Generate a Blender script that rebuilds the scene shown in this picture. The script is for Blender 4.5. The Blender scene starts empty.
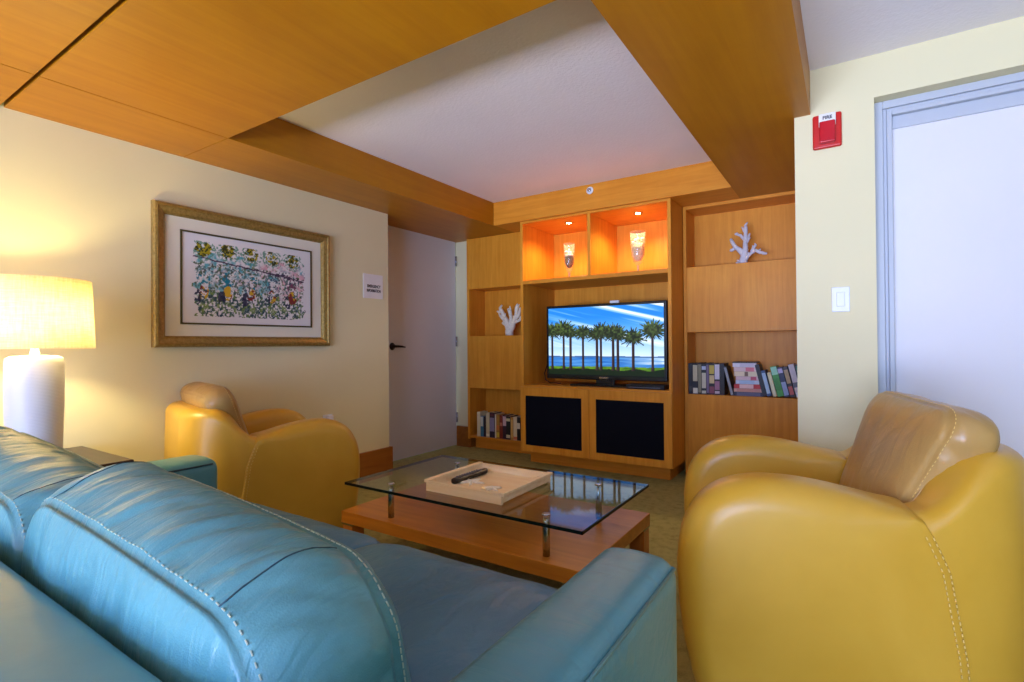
import bpy, bmesh, math, random
from mathutils import Vector, Matrix
from math import sin, cos, pi, radians

random.seed(7)
SC = bpy.context.scene
COL = SC.collection

# ------------------------------------------------------------------ colour / materials
def lin(c):
    return tuple((x / 255 / 12.92) if x / 255 <= 0.04045 else ((x / 255 + 0.055) / 1.055) ** 2.4 for x in c)

def new_mat(name):
    m = bpy.data.materials.new(name); m.use_nodes = True
    nt = m.node_tree
    return m, nt, nt.nodes['Principled BSDF']

def texco(nt, scale=(1, 1, 1), rot=(0, 0, 0), kind='Object'):
    tc = nt.nodes.new('ShaderNodeTexCoord'); mp = nt.nodes.new('ShaderNodeMapping')
    mp.inputs['Scale'].default_value = scale; mp.inputs['Rotation'].default_value = rot
    nt.links.new(tc.outputs[kind], mp.inputs['Vector'])
    return mp.outputs['Vector']

def noise(nt, vec, scale, detail=4, rough=0.55, dist=0.0):
    n = nt.nodes.new('ShaderNodeTexNoise'); nt.links.new(vec, n.inputs['Vector'])
    n.inputs['Scale'].default_value = scale; n.inputs['Detail'].default_value = detail
    n.inputs['Roughness'].default_value = rough; n.inputs['Distortion'].default_value = dist
    return n.outputs['Fac']

def ramp(nt, fac, stops):
    r = nt.nodes.new('ShaderNodeValToRGB'); nt.links.new(fac, r.inputs['Fac'])
    el = r.color_ramp.elements
    while len(el) < len(stops): el.new(0.5)
    for e, (p, c) in zip(el, stops):
        e.position = p; e.color = (*c, 1)
    return r.outputs['Color']

def bump(nt, p, fac, strength, dist=0.01):
    b = nt.nodes.new('ShaderNodeBump'); b.inputs['Strength'].default_value = strength
    b.inputs['Distance'].default_value = dist
    nt.links.new(fac, b.inputs['Height']); nt.links.new(b.outputs['Normal'], p.inputs['Normal'])

def simple(name, c, rough=0.5, metal=0.0, spec=0.5, var=0.06, nscale=14):
    """procedural colour with a slight mottling"""
    m, nt, p = new_mat(name)
    base = lin(c)
    v = texco(nt)
    f = noise(nt, v, nscale, 3)
    col = ramp(nt, f, [(0.3, tuple(x * (1 - var) for x in base)), (0.7, tuple(min(1, x * (1 + var)) for x in base))])
    nt.links.new(col, p.inputs['Base Color'])
    p.inputs['Roughness'].default_value = rough; p.inputs['Metallic'].default_value = metal
    p.inputs['Specular IOR Level'].default_value = spec
    return m

def wood(name, c1, c2, axis='z', rough=0.38, freq=1.0, coat=0.0, spec=0.25):
    m, nt, p = new_mat(name)
    s = {'z': (9, 9, 0.55), 'x': (0.55, 9, 9), 'y': (9, 0.55, 9)}[axis]
    v = texco(nt, tuple(k * freq for k in s))
    f = noise(nt, v, 3.0, 6, 0.6, 0.6)
    f2 = noise(nt, texco(nt, (1.3, 1.3, 1.3)), 2.2, 4, 0.6, 1.0)
    mx = nt.nodes.new('ShaderNodeMath'); mx.operation = 'MULTIPLY_ADD'
    nt.links.new(f2, mx.inputs[0]); mx.inputs[1].default_value = 0.45
    nt.links.new(f, mx.inputs[2])
    sub = nt.nodes.new('ShaderNodeMath'); sub.operation = 'SUBTRACT'
    nt.links.new(mx.outputs[0], sub.inputs[0]); sub.inputs[1].default_value = 0.22
    col = ramp(nt, sub.outputs[0], [(0.30, lin(c1)), (0.70, lin(c2))])
    nt.links.new(col, p.inputs['Base Color'])
    p.inputs['Roughness'].default_value = rough
    p.inputs['Coat Weight'].default_value = coat; p.inputs['Coat Roughness'].default_value = 0.25
    p.inputs['Specular IOR Level'].default_value = spec
    bump(nt, p, f, 0.03, 0.002)
    return m

def leather(name, c1, c2, rough=0.38, wr=0.25, coat=0.0, stretch=(1, 1, 1)):
    m, nt, p = new_mat(name)
    v = texco(nt)
    f = noise(nt, v, 2.6, 4, 0.55, 0.4)
    col = ramp(nt, f, [(0.3, lin(c1)), (0.72, lin(c2))])
    nt.links.new(col, p.inputs['Base Color'])
    p.inputs['Roughness'].default_value = rough
    p.inputs['Coat Weight'].default_value = coat; p.inputs['Coat Roughness'].default_value = 0.3
    # grain + soft wrinkles
    vo = nt.nodes.new('ShaderNodeTexVoronoi'); nt.links.new(v, vo.inputs['Vector']); vo.inputs['Scale'].default_value = 420
    w = noise(nt, texco(nt, stretch), 9, 3, 0.5, 0.7)
    ad = nt.nodes.new('ShaderNodeMath'); ad.operation = 'MULTIPLY_ADD'
    nt.links.new(vo.outputs['Distance'], ad.inputs[0]); ad.inputs[1].default_value = 0.03
    nt.links.new(w, ad.inputs[2])
    bump(nt, p, ad.outputs[0], wr, 0.012)
    return m

def paint(name, c, rough=0.6, bscale=120, bs=0.08, dist=0.004, spec=0.35):
    m, nt, p = new_mat(name)
    v = texco(nt)
    f = noise(nt, v, bscale, 3)
    base = lin(c)
    col = ramp(nt, noise(nt, v, 1.5, 2), [(0.3, tuple(x * 0.97 for x in base)), (0.7, tuple(min(1, x * 1.02) for x in base))])
    nt.links.new(col, p.inputs['Base Color'])
    p.inputs['Roughness'].default_value = rough; p.inputs['Specular IOR Level'].default_value = spec
    bump(nt, p, f, bs, dist)
    return m

def emis(name, c, s):
    m, nt, p = new_mat(name)
    p.inputs['Base Color'].default_value = (*lin(c), 1)
    p.inputs['Emission Color'].default_value = (*lin(c), 1); p.inputs['Emission Strength'].default_value = s
    return m

def attr_mat(name, emit=0.0, rough=0.5, spec=0.3):
    m, nt, p = new_mat(name)
    a = nt.nodes.new('ShaderNodeAttribute'); a.attribute_name = 'Col'
    nt.links.new(a.outputs['Color'], p.inputs['Base Color'])
    p.inputs['Roughness'].default_value = rough; p.inputs['Specular IOR Level'].default_value = spec
    if emit:
        p.inputs['Base Color'].default_value = (0, 0, 0, 1)
        for l in list(p.inputs['Base Color'].links): nt.links.remove(l)
        nt.links.new(a.outputs['Color'], p.inputs['Emission Color'])
        p.inputs['Emission Strength'].default_value = emit
    return m

M = {}
M['wall'] = paint('wall_paint', (223, 214, 174), 0.62)
M['white'] = paint('white_paint', (222, 220, 224), 0.45, bs=0.03)
M['frame_shaded'] = paint('shaded_frame_paint', (184, 190, 200), 0.4, bs=0.02)  # white frame greyed so its colour carries the shade of the reveals
M['ceil'] = paint('ceiling_texture', (240, 236, 242), 0.8, 70, 0.35, 0.006)
M['soffit'] = wood('soffit_veneer', (170, 107, 6), (184, 121, 10), 'y', 0.42, 0.6, 0.0, 0.35)
M['cab'] = wood('cabinet_veneer', (208, 132, 34), (226, 154, 50), 'z', 0.4, 1.2, 0.0)
M['cabx'] = wood('cabinet_veneer_horizontal', (204, 126, 32), (222, 148, 48), 'x', 0.4, 1.2, 0.0)
M['base'] = wood('baseboard_wood', (136, 80, 26), (160, 98, 36), 'y', 0.4, 1.0)
M['table'] = wood('table_cherry', (170, 100, 26), (198, 126, 40), 'x', 0.3, 0.9, 0.25)
M['tablez'] = wood('table_cherry_leg', (166, 96, 30), (192, 118, 44), 'z', 0.32, 0.9, 0.2)
M['tray'] = wood('tray_birch', (236, 204, 154), (250, 228, 190), 'x', 0.4, 1.0, 0.1)
M['darkwood'] = wood('end_table_wood', (52, 32, 22), (78, 50, 34), 'x', 0.3, 1.0, 0.2)
M['teal'] = leather('teal_leather', (70, 130, 142), (86, 148, 158), 0.34, 0.10)
M['tealc'] = leather('teal_leather_creased', (70, 130, 142), (90, 150, 158), 0.30, 0.5, stretch=(3.2, 0.6, 0.9))
M['teala'] = leather('teal_leather_arm', (70, 130, 142), (90, 150, 158), 0.34, 0.22, stretch=(0.5, 3.0, 2.5))
M['teals'] = leather('teal_leather_seat', (58, 108, 140), (76, 132, 160), 0.38, 0.45, stretch=(2.2, 0.9, 1))
M['must'] = leather('mustard_leather', (196, 150, 42), (210, 164, 56), 0.34, 0.05)
M['mustp'] = leather('mustard_leather_brown', (166, 130, 74), (184, 146, 82), 0.33, 0.30, stretch=(2.2, 2.2, 0.6))  # browner, more creased mustard leather
M['stitch'] = simple('cream_thread', (176, 190, 174), 0.7)
M['stitchm'] = simple('ochre_thread', (222, 190, 110), 0.7)
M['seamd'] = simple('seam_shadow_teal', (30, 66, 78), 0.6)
M['black'] = simple('black_plastic', (14, 14, 16), 0.3)
M['rubber'] = simple('black_rubber', (22, 22, 24), 0.6)
M['grey'] = simple('grey_plastic', (90, 96, 112), 0.4)
M['cloth'] = None
M['steel'] = simple('brushed_steel', (190, 192, 200), 0.22, 1.0)
M['bronze'] = simple('dark_bronze', (50, 40, 40), 0.3, 0.8)
M['gold'] = None
M['mat'] = paint('mat_board', (226, 222, 206), 0.8, 200, 0.05)
M['fillet'] = simple('dark_fillet', (84, 76, 40), 0.4, 0.4)
M['ceramic'] = None
M['coral'] = simple('white_coral', (232, 226, 208), 0.75, nscale=60, var=0.12)
M['coralp'] = simple('pale_lilac_coral', (206, 204, 214), 0.75, nscale=60, var=0.12)
M['plate'] = simple('white_plastic', (226, 228, 236), 0.35, var=0.02)
M['red'] = simple('red_plastic', (196, 26, 22), 0.3)
M['redl'] = simple('red_lens', (190, 24, 40), 0.15)
M['paper'] = simple('label_paper', (228, 226, 224), 0.6, var=0.02)
M['ink'] = simple('ink', (38, 32, 44), 0.6)
M['pages'] = simple('book_pages', (222, 208, 174), 0.8)
M['gap'] = simple('panel_gap', (30, 14, 8), 0.8)

m, nt, p = new_mat('speaker_cloth')
w1 = nt.nodes.new('ShaderNodeTexWave'); w1.inputs['Scale'].default_value = 160; w1.bands_direction = 'X'
w2 = nt.nodes.new('ShaderNodeTexWave'); w2.inputs['Scale'].default_value = 160; w2.bands_direction = 'Z'
v = texco(nt); nt.links.new(v, w1.inputs['Vector']); nt.links.new(v, w2.inputs['Vector'])
mu = nt.nodes.new('ShaderNodeMath'); mu.operation = 'MULTIPLY'
nt.links.new(w1.outputs['Fac'], mu.inputs[0]); nt.links.new(w2.outputs['Fac'], mu.inputs[1])
nt.links.new(ramp(nt, mu.outputs[0], [(0, lin((10, 10, 16))), (1, lin((26, 28, 40)))]), p.inputs['Base Color'])
p.inputs['Roughness'].default_value = 0.9; p.inputs['Specular IOR Level'].default_value = 0.1
M['cloth'] = m

m, nt, p = new_mat('antique_gold_frame')
f = noise(nt, texco(nt), 60, 5, 0.7)
nt.links.new(ramp(nt, f, [(0.35, lin((140, 114, 56))), (0.65, lin((176, 148, 84)))]), p.inputs['Base Color'])
p.inputs['Metallic'].default_value = 0.55; p.inputs['Roughness'].default_value = 0.36
bump(nt, p, f, 0.08, 0.002)
M['gold'] = m

m, nt, p = new_mat('ribbed_white_ceramic')
w1 = nt.nodes.new('ShaderNodeTexWave'); w1.inputs['Scale'].default_value = 55; w1.bands_direction = 'Z'
w1.inputs['Distortion'].default_value = 1.2; w1.inputs['Detail Scale'].default_value = 2
nt.links.new(texco(nt), w1.inputs['Vector'])
p.inputs['Base Color'].default_value = (*lin((214, 214, 222)), 1); p.inputs['Roughness'].default_value = 0.28
bump(nt, p, w1.outputs['Fac'], 0.25, 0.003)
M['ceramic'] = m

# carpet
m, nt, p = new_mat('olive_carpet')
v = texco(nt)
f1 = noise(nt, v, 22, 4, 0.6, 0.2); f2 = noise(nt, v, 260, 2, 0.6)
mu = nt.nodes.new('ShaderNodeMath'); mu.operation = 'MULTIPLY_ADD'
nt.links.new(f2, mu.inputs[0]); mu.inputs[1].default_value = 0.9; nt.links.new(f1, mu.inputs[2])
nt.links.new(ramp(nt, mu.outputs[0], [(0.60, lin((136, 130, 72))), (1.0, lin((186, 178, 112)))]), p.inputs['Base Color'])
p.inputs['Roughness'].default_value = 0.95; p.inputs['Specular IOR Level'].default_value = 0.1
bump(nt, p, f2, 0.7, 0.01)
M['carpet'] = m

# linen shade: lets lamp light through
m, nt, p = new_mat('linen_shade')
v = texco(nt)
fa = noise(nt, texco(nt, (1, 1, 14)), 18, 4, 0.7); fb = noise(nt, texco(nt, (14, 14, 1)), 10, 4, 0.7)
mu = nt.nodes.new('ShaderNodeMath'); mu.operation = 'ADD'; nt.links.new(fa, mu.inputs[0]); nt.links.new(fb, mu.inputs[1])
hv = nt.nodes.new('ShaderNodeMath'); hv.operation = 'MULTIPLY'; nt.links.new(mu.outputs[0], hv.inputs[0]); hv.inputs[1].default_value = 0.5
colr = ramp(nt, hv.outputs[0], [(0.38, lin((232, 216, 176))), (0.62, lin((255, 246, 222)))])
tr = nt.nodes.new('ShaderNodeBsdfTranslucent'); df = nt.nodes.new('ShaderNodeBsdfDiffuse'); mx = nt.nodes.new('ShaderNodeMixShader')
nt.links.new(colr, tr.inputs['Color']); nt.links.new(colr, df.inputs['Color'])
mx.inputs['Fac'].default_value = 0.5
nt.links.new(tr.outputs[0], mx.inputs[1]); nt.links.new(df.outputs[0], mx.inputs[2])
nt.links.new(mx.outputs[0], nt.nodes['Material Output'].inputs['Surface'])
M['shade'] = m

def thin_glass(name, tint, refl=1.0, ior=1.5):
    m = bpy.data.materials.new(name); m.use_nodes = True; nt = m.node_tree; nt.nodes.clear()
    o = nt.nodes.new('ShaderNodeOutputMaterial'); t = nt.nodes.new('ShaderNodeBsdfTransparent'); g = nt.nodes.new('ShaderNodeBsdfGlossy')
    g.inputs['Roughness'].default_value = 0.045; t.inputs['Color'].default_value = (*tint, 1)
    fr = nt.nodes.new('ShaderNodeFresnel'); fr.inputs['IOR'].default_value = ior
    ge = nt.nodes.new('ShaderNodeNewGeometry'); ns = nt.nodes.new('ShaderNodeMath'); ns.operation = 'SUBTRACT'; ns.inputs[0].default_value = refl
    nt.links.new(ge.outputs['Backfacing'], ns.inputs[1]); ns.use_clamp = True
    ml = nt.nodes.new('ShaderNodeMath'); ml.operation = 'MULTIPLY'; nt.links.new(fr.outputs[0], ml.inputs[0]); nt.links.new(ns.outputs[0], ml.inputs[1])
    mx = nt.nodes.new('ShaderNodeMixShader'); nt.links.new(ml.outputs[0], mx.inputs[0])
    nt.links.new(t.outputs[0], mx.inputs[1]); nt.links.new(g.outputs[0], mx.inputs[2]); nt.links.new(mx.outputs[0], o.inputs[0])
    return m
M['glass'] = thin_glass('table_glass', (0.86, 0.91, 0.88), 1.0, 1.62)
M['glassc'] = thin_glass('clear_glass', (0.97, 0.97, 0.96))
def milky(name, base):
    m = base.copy(); m.name = name; nt = m.node_tree
    out = [n for n in nt.nodes if n.type == 'OUTPUT_MATERIAL'][0]; src = out.inputs[0].links[0].from_socket
    d = nt.nodes.new('ShaderNodeBsdfDiffuse'); d.inputs['Color'].default_value = (0.9, 0.85, 0.75, 1); mx = nt.nodes.new('ShaderNodeMixShader')
    mx.inputs[0].default_value = 0.07; nt.links.new(src, mx.inputs[1]); nt.links.new(d.outputs[0], mx.inputs[2]); nt.links.new(mx.outputs[0], out.inputs[0])
    return m
M['glassv'] = milky('vase_glass', M['glassc'])
M['glassedge'] = simple('glass_edge_dark', (12, 26, 24), 0.15)

# ------------------------------------------------------------------ mesh helpers
def BM(): return bmesh.new()

def box(bm, x0, x1, y0, y1, z0, z1, mi=0):
    vs = [bm.verts.new((x, y, z)) for x in (x0, x1) for y in (y0, y1) for z in (z0, z1)]
    for q in ((0, 1, 3, 2), (4, 6, 7, 5), (0, 4, 5, 1), (2, 3, 7, 6), (0, 2, 6, 4), (1, 5, 7, 3)):
        f = bm.faces.new([vs[i] for i in q]); f.material_index = mi
    return vs

def obox(bm, c, size, rotm=None):
    """oriented box"""
    vs = box(bm, -size[0] / 2, size[0] / 2, -size[1] / 2, size[1] / 2, -size[2] / 2, size[2] / 2)
    for v in vs:
        co = v.co.copy()
        if rotm is not None: co = rotm @ co
        v.co = co + Vector(c)
    return vs

def lathe(bm, prof, seg=32, c=(0, 0, 0), cap=True, mi=0):
    rings = []
    for r, z in prof:
        rings.append([bm.verts.new((c[0] + r * cos(2 * pi * i / seg), c[1] + r * sin(2 * pi * i / seg), c[2] + z)) for i in range(seg)])
    for a, b in zip(rings, rings[1:]):
        for i in range(seg):
            f = bm.faces.new((a[i], a[(i + 1) % seg], b[(i + 1) % seg], b[i])); f.smooth = True; f.material_index = mi
    if cap:
        bm.faces.new(rings[0][::-1]).material_index = mi
        bm.faces.new(rings[-1]).material_index = mi
    return rings

def tube(bm, pts, radii, seg=8, cap=True):
    pts = [Vector(p) for p in pts]
    if not isinstance(radii, (list, tuple)): radii = [radii] * len(pts)
    up = Vector((0.12, 0.31, 0.94)); rings = []
    for i, p_ in enumerate(pts):
        t = (pts[min(i + 1, len(pts) - 1)] - pts[max(i - 1, 0)]).normalized()
        if abs(t.dot(up)) > 0.97: up = Vector((1, 0.1, 0))
        n = (up - t * t.dot(up)).normalized(); b = t.cross(n)
        rings.append([bm.verts.new(p_ + (n * cos(2 * pi * k / seg) + b * sin(2 * pi * k / seg)) * radii[i]) for k in range(seg)])
    for a, b in zip(rings, rings[1:]):
        for i in range(seg):
            bm.faces.new((a[i], a[(i + 1) % seg], b[(i + 1) % seg], b[i])).smooth = True
    if cap: bm.faces.new(rings[0][::-1]); bm.faces.new(rings[-1])

def grid_surf(bm, rows, close_u=False, smooth=True, mi=0):
    V = [[bm.verts.new(p) for p in r] for r in rows]
    for a, b in zip(V, V[1:]):
        n = len(a)
        for i in range(n if close_u else n - 1):
            f = bm.faces.new((a[i], a[(i + 1) % n], b[(i + 1) % n], b[i])); f.smooth = smooth; f.material_index = mi
    return V

def prism(bm, poly, x0, x1, axis='x'):
    """extrude polygon given in (y,z) along x (or (x,z) along y, (x,y) along z)"""
    def P(a, b, t):
        return {'x': (t, a, b), 'y': (a, t, b), 'z': (a, b, t)}[axis]
    A = [bm.verts.new(P(a, b, x0)) for a, b in poly]; B = [bm.verts.new(P(a, b, x1)) for a, b in poly]
    n = len(poly)
    for i in range(n): bm.faces.new((A[i], A[(i + 1) % n], B[(i + 1) % n], B[i]))
    bm.faces.new(A[::-1]); bm.faces.new(B)

def link(name, bm, mat, parent=None, bevel=0.0, seg=2, off=None, smooth=False, sub=0, angle=30):
    """one mesh object. off: root location to subtract (mesh was drawn in room coordinates)"""
    bmesh.ops.recalc_face_normals(bm, faces=bm.faces[:])
    me = bpy.data.meshes.new(name)
    if off is not None:
        for v in bm.verts: v.co -= Vector(off)
    if smooth:
        for f in bm.faces: f.smooth = True
    bm.to_mesh(me); bm.free()
    mats = mat if isinstance(mat, (list, tuple)) else [mat]
    for q in mats: me.materials.append(q)
    o = bpy.data.objects.new(name, me); COL.objects.link(o)
    if bevel:
        b = o.modifiers.new('bevel', 'BEVEL'); b.width = bevel; b.segments = seg; b.limit_method = 'ANGLE'; b.angle_limit = radians(angle)
        if smooth or seg > 2:
            for pl in me.polygons: pl.use_smooth = True
            w = o.modifiers.new('wn', 'WEIGHTED_NORMAL'); w.keep_sharp = False
    if sub:
        s = o.modifiers.new('sub', 'SUBSURF'); s.levels = sub; s.render_levels = sub
    if parent: o.parent = parent
    return o

def root(name, loc, label, cat, group=None, rz=0.0, rot=None):
    o = bpy.data.objects.new(name, None); COL.objects.link(o)
    o.location = loc; o.rotation_euler = rot if rot else (0, 0, rz); o.empty_display_size = 0.1
    tag(o, label, cat, group); return o

def tag(o, label, cat, group=None):
    o['label'] = label; o['category'] = cat
    if group: o['group'] = group
    return o

def struct(name, bm, mat, label=None, bevel=0.0):
    o = link(name, bm, mat, bevel=bevel); o['kind'] = 'structure'
    if label: o['label'] = label
    return o

def B(*a):
    bm = BM()
    if isinstance(a[0], (int, float)): box(bm, *a)
    else:
        for t in a: box(bm, *t)
    return bm

def text_mesh(name, body, size, mat, parent, mw, align='CENTER'):
    """flat lettering turned into a thin mesh; mw = matrix placing it (text lies in local XY)"""
    cu = bpy.data.curves.new(name, 'FONT'); cu.body = body; cu.size = size; cu.align_x = align; cu.align_y = 'CENTER'
    cu.extrude = 0.0004; cu.offset = size * 0.035
    t = bpy.data.objects.new(name + '_c', cu); COL.objects.link(t)
    dg = bpy.context.evaluated_depsgraph_get()
    me = bpy.data.meshes.new_from_object(t.evaluated_get(dg)); me.transform(mw)
    bpy.data.objects.remove(t); me.materials.clear(); me.materials.append(mat); me.name = name
    o = bpy.data.objects.new(name, me); COL.objects.link(o); o.parent = parent
    return o

ZC = 2.338   # white ceiling
ZS = 2.13    # underside of the timber soffits
XL = -3.15   # left wall face
YR = 2.82    # face of the wall with the fire alarm
# ------------------------------------------------------------------ the room
struct('floor', B(-3.75, 3.1, -3.3, 4.6, -0.08, 0.0), M['carpet'], 'olive brown patterned carpet')
struct('ceiling', B(-3.75, 3.1, -3.3, 4.6, ZC, ZC + 0.1), M['ceil'], 'white textured ceiling')
struct('wall_left', B((XL - 0.1, XL, -3.3, 2.985, 0, ZC), (-3.62, XL - 0.1, 2.9, 2.985, 0, ZC), (-3.62, -3.46, 2.985, 3.25, 0, ZC),
                      (-3.62, -3.44, 3.25, 4.23, 2.15, ZC), (-3.62, -3.44, 4.225, 4.34, 0, ZC), (-3.44, -3.268, 4.225, 4.34, 0, ZC)), M['wall'])
struct('wall_back', B(-3.62, -0.1, 4.46, 4.55, 0, ZC), M['wall'])
struct('wall_right', B((-0.205, 0.11, YR, 2.96, 0, ZC), (0.11, 1.06, YR, 2.96, 2.145, ZC), (1.06, 3.0, YR, 2.96, 0, ZC),
                       (-0.205, -0.1, 2.96, 4.46, 0, ZC)), M['wall'])
struct('wall_side', B(3.0, 3.1, -3.3, 2.96, 0, ZC), M['wall'])
struct('wall_rear', B((-3.15, -2.5, -3.3, -3.2, 0, ZC), (-2.5, 1.2, -3.3, -3.2, 2.1, ZC), (1.2, 3.0, -3.3, -3.2, 0, ZC),
                      (-2.5, 1.2, -3.3, -3.2, 0, 0.05)), M['wall'])
wf = struct('window_1', B((-2.5, -2.44, -3.28, -3.22, 0.05, 2.1), (1.14, 1.2, -3.28, -3.22, 0.05, 2.1), (-2.44, 1.14, -3.28, -3.22, 2.04, 2.1),
                          (-2.44, 1.14, -3.28, -3.22, 0.05, 0.11), (-0.68, -0.62, -3.28, -3.22, 0.11, 2.04)), M['frame_shaded'])
o = link('pane', B((-2.44, -0.68, -3.253, -3.247, 0.11, 2.04), (-0.62, 1.14, -3.253, -3.247, 0.11, 2.04)), M['glassc'], wf)
struct('baseboard_left', B((XL, XL + 0.022, -3.2, 2.985, 0, 0.228), (XL - 0.1, XL + 0.022, 2.985, 3.005, 0, 0.228)), M['base'], bevel=0.002)
struct('baseboard_back', B((-3.44, -3.268, 4.203, 4.225, 0, 0.21), (-3.272, -3.252, 4.203, 4.30, 0, 0.21)), M['base'], bevel=0.002)
struct('baseboard_right', B((-0.205, 0.11, YR - 0.02, YR, 0, 0.228), (1.06, 3.0, YR - 0.02, YR, 0, 0.228)), M['base'], bevel=0.002)

# timber soffit panels around the white tray ceiling
XI = -2.675; YN = 1.43; XR0 = -0.665; XR1 = -0.138; YH = 3.82; g = 0.0025
struct('trim_1', B(XL, XI - g, 0.69, YN - g, ZS, ZC), M['soffit'], 'narrow timber soffit panel along the left wall')
struct('trim_2', B(XI + g, XR1, 0.69, YN, ZS, ZC), M['soffit'], 'broad timber soffit panel in front of the white tray ceiling')
struct('trim_3', B(XL, XI - g, -1.5, 0.674, ZS, ZC), M['soffit'])
struct('trim_4', B(XI + g, XR1, -1.5, 0.674, ZS, ZC), M['soffit'])
struct('trim_5', B((XL, XI, YN + g, YH, ZS, ZC), (-3.62, XL - 0.0, 2.985, 4.45, ZS, ZC), (XL, XI, YH, 4.45, ZS, ZC)), M['soffit'], 'timber beam along the left side of the tray ceiling')
struct('trim_6', B(XR0, XR1, YN, 4.45, ZS, ZC), M['soffit'], 'dark timber beam along the right side of the tray ceiling')
struct('trim_7', B(XI, XR0, YH, 4.45, ZS + 0.001, ZC), M['cabx'], 'timber header over the media cabinet')
struct('trim_8', B((XI - 0.01, XI + 0.01, -1.5, YN, ZS + 0.02, ZC), (XL, XR1, 0.66, 0.70, ZS + 0.03, ZC)), M['gap'])

# ------------------------------------------------------------------ door 1 (left, in its recess)
YD0, YD1 = 3.255, 4.205
d1 = struct('door_1', B(-3.49, -3.44, YD0, YD1, 0.012, 2.14), M['white'], 'white flush door with dark lever handle beside the bookcase')
hb = BM()
yy, zz = 3.30, 1.045
ring = lathe(hb, [(0.0, 0), (0.031, 0), (0.034, 0.004), (0.03, 0.010), (0.012, 0.014), (0.011, 0.05)], 24, cap=False)
for v in hb.verts: v.co = Vector((v.co.z - 3.44, yy + v.co.x, zz + v.co.y))
tube(hb, [(-3.392, yy, zz), (-3.388, yy + 0.03, zz), (-3.39, yy + 0.075, zz - 0.002), (-3.394, yy + 0.118, zz - 0.008)], [0.011, 0.011, 0.0095, 0.008], 12)
link('handle', hb, M['bronze'], d1)
for k, z in enumerate((0.30, 1.09, 1.93)):
    hbm = B(-3.441, -3.432, 4.196, 4.222, z - 0.05, z + 0.05)
    tube(hbm, [(-3.43, 4.206, z - 0.052), (-3.43, 4.206, z + 0.052)], 0.007, 10)
    link('hinge', hbm, M['steel'], d1)

# ------------------------------------------------------------------ door 2 (right, with stepped frame)
d2 = struct('door_2', B(0.17, 1.0, 2.925, 2.955, 0.01, 2.03), M['white'], 'tall white door in a stepped frame by the light switch')
fr = BM()
def ubox(bm, xa, xb, zt, w, y0, y1):     # a three sided frame, outer edges xa / xb / zt, width w
    box(bm, xa, xa + w, y0, y1, 0, zt); box(bm, xb - w, xb, y0, y1, 0, zt); box(bm, xa + w, xb - w, y0, y1, zt - w, zt)
ubox(fr, 0.11, 1.06, 2.145, 0.034, 2.888, 2.96)
ubox(fr, 0.144, 1.026, 2.111, 0.014, 2.900, 2.96)
ubox(fr, 0.158, 1.012, 2.097, 0.020, 2.890, 2.96)
box(fr, 0.178, 0.992, 2.915, 2.96, 2.02, 2.077)
link('frame', fr, M['frame_shaded'], d2, bevel=0.003, seg=2)

# ------------------------------------------------------------------ wall fittings
# fire alarm
R0 = (-0.071, YR, 2.031)
r = root('fire_alarm', R0, 'red fire alarm with a white label high on the wall left of the door', 'fire alarm')
link('backplate', B(-0.129, -0.013, YR - 0.018, YR, 1.953, 2.113), M['red'], r, 0.012, 3, R0)
link('strobe_lens', B(-0.101, -0.038, YR - 0.042, YR - 0.018, 1.972, 2.072), M['redl'], r, 0.006, 3, R0)
lb = link('label_plate', B(-0.103, -0.036, YR - 0.030, YR - 0.018, 2.052, 2.109), M['paper'], r, 0.001, 1, R0)
RX = Matrix.Rotation(radians(90), 4, 'X')
text_mesh('lettering', 'FIRE', 0.021, M['ink'], lb, Matrix.Translation((0.002, -0.0305, 0.058)) @ RX)
# light switch
R0 = (-0.026, YR, 1.247)
r = root('light_switch', R0, 'white rocker light switch on the pale wall left of the door', 'light switch')
link('switch_plate', B(-0.0615, 0.0095, YR - 0.006, YR, 1.19, 1.304), M['plate'], r, 0.003, 2, R0)
link('rocker', B(-0.0425, -0.0095, YR - 0.011, YR - 0.006, 1.214, 1.280), M['plate'], r, 0.003, 2, R0)
# notice by the door
R0 = (XL, 2.821, 1.521)
r = root('wall_notice', R0, 'small white notice with two dark lines of lettering beside the recessed door', 'sign')
link('notice_board', B(XL, XL + 0.005, 2.722, 2.922, 1.426, 1.617), M['paper'], r, 0.001, 1, R0)
TW = Matrix.Translation((0.006, 0.008, 0.010)) @ Matrix.Rotation(radians(90), 4, 'Z') @ RX
text_mesh('lettering', 'EMERGENCY', 0.031, M['ink'], r, Matrix.Translation((0.0055, 0.006, 0.0)) @ Matrix.Rotation(radians(90), 4, 'Z') @ RX @ Matrix.Scale(0.78, 4, (1, 0, 0)))
text_mesh('lettering', 'INFORMATION', 0.031, M['ink'], r, Matrix.Translation((0.0055, 0.006, -0.035)) @ Matrix.Rotation(radians(90), 4, 'Z') @ RX @ Matrix.Scale(0.68, 4, (1, 0, 0)))
# wall outlet behind the chair
R0 = (XL, 2.39, 0.50)
r = root('wall_outlet', R0, 'small white wall outlet just above the arm of the far armchair', 'outlet')
link('outlet_plate', B(XL, XL + 0.006, 2.35, 2.43, 0.445, 0.56), M['plate'], r, 0.002, 2, R0)
link('plug', B(XL + 0.006, XL + 0.045, 2.37, 2.41, 0.515, 0.553), M['plate'], r, 0.004, 2, R0)
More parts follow.
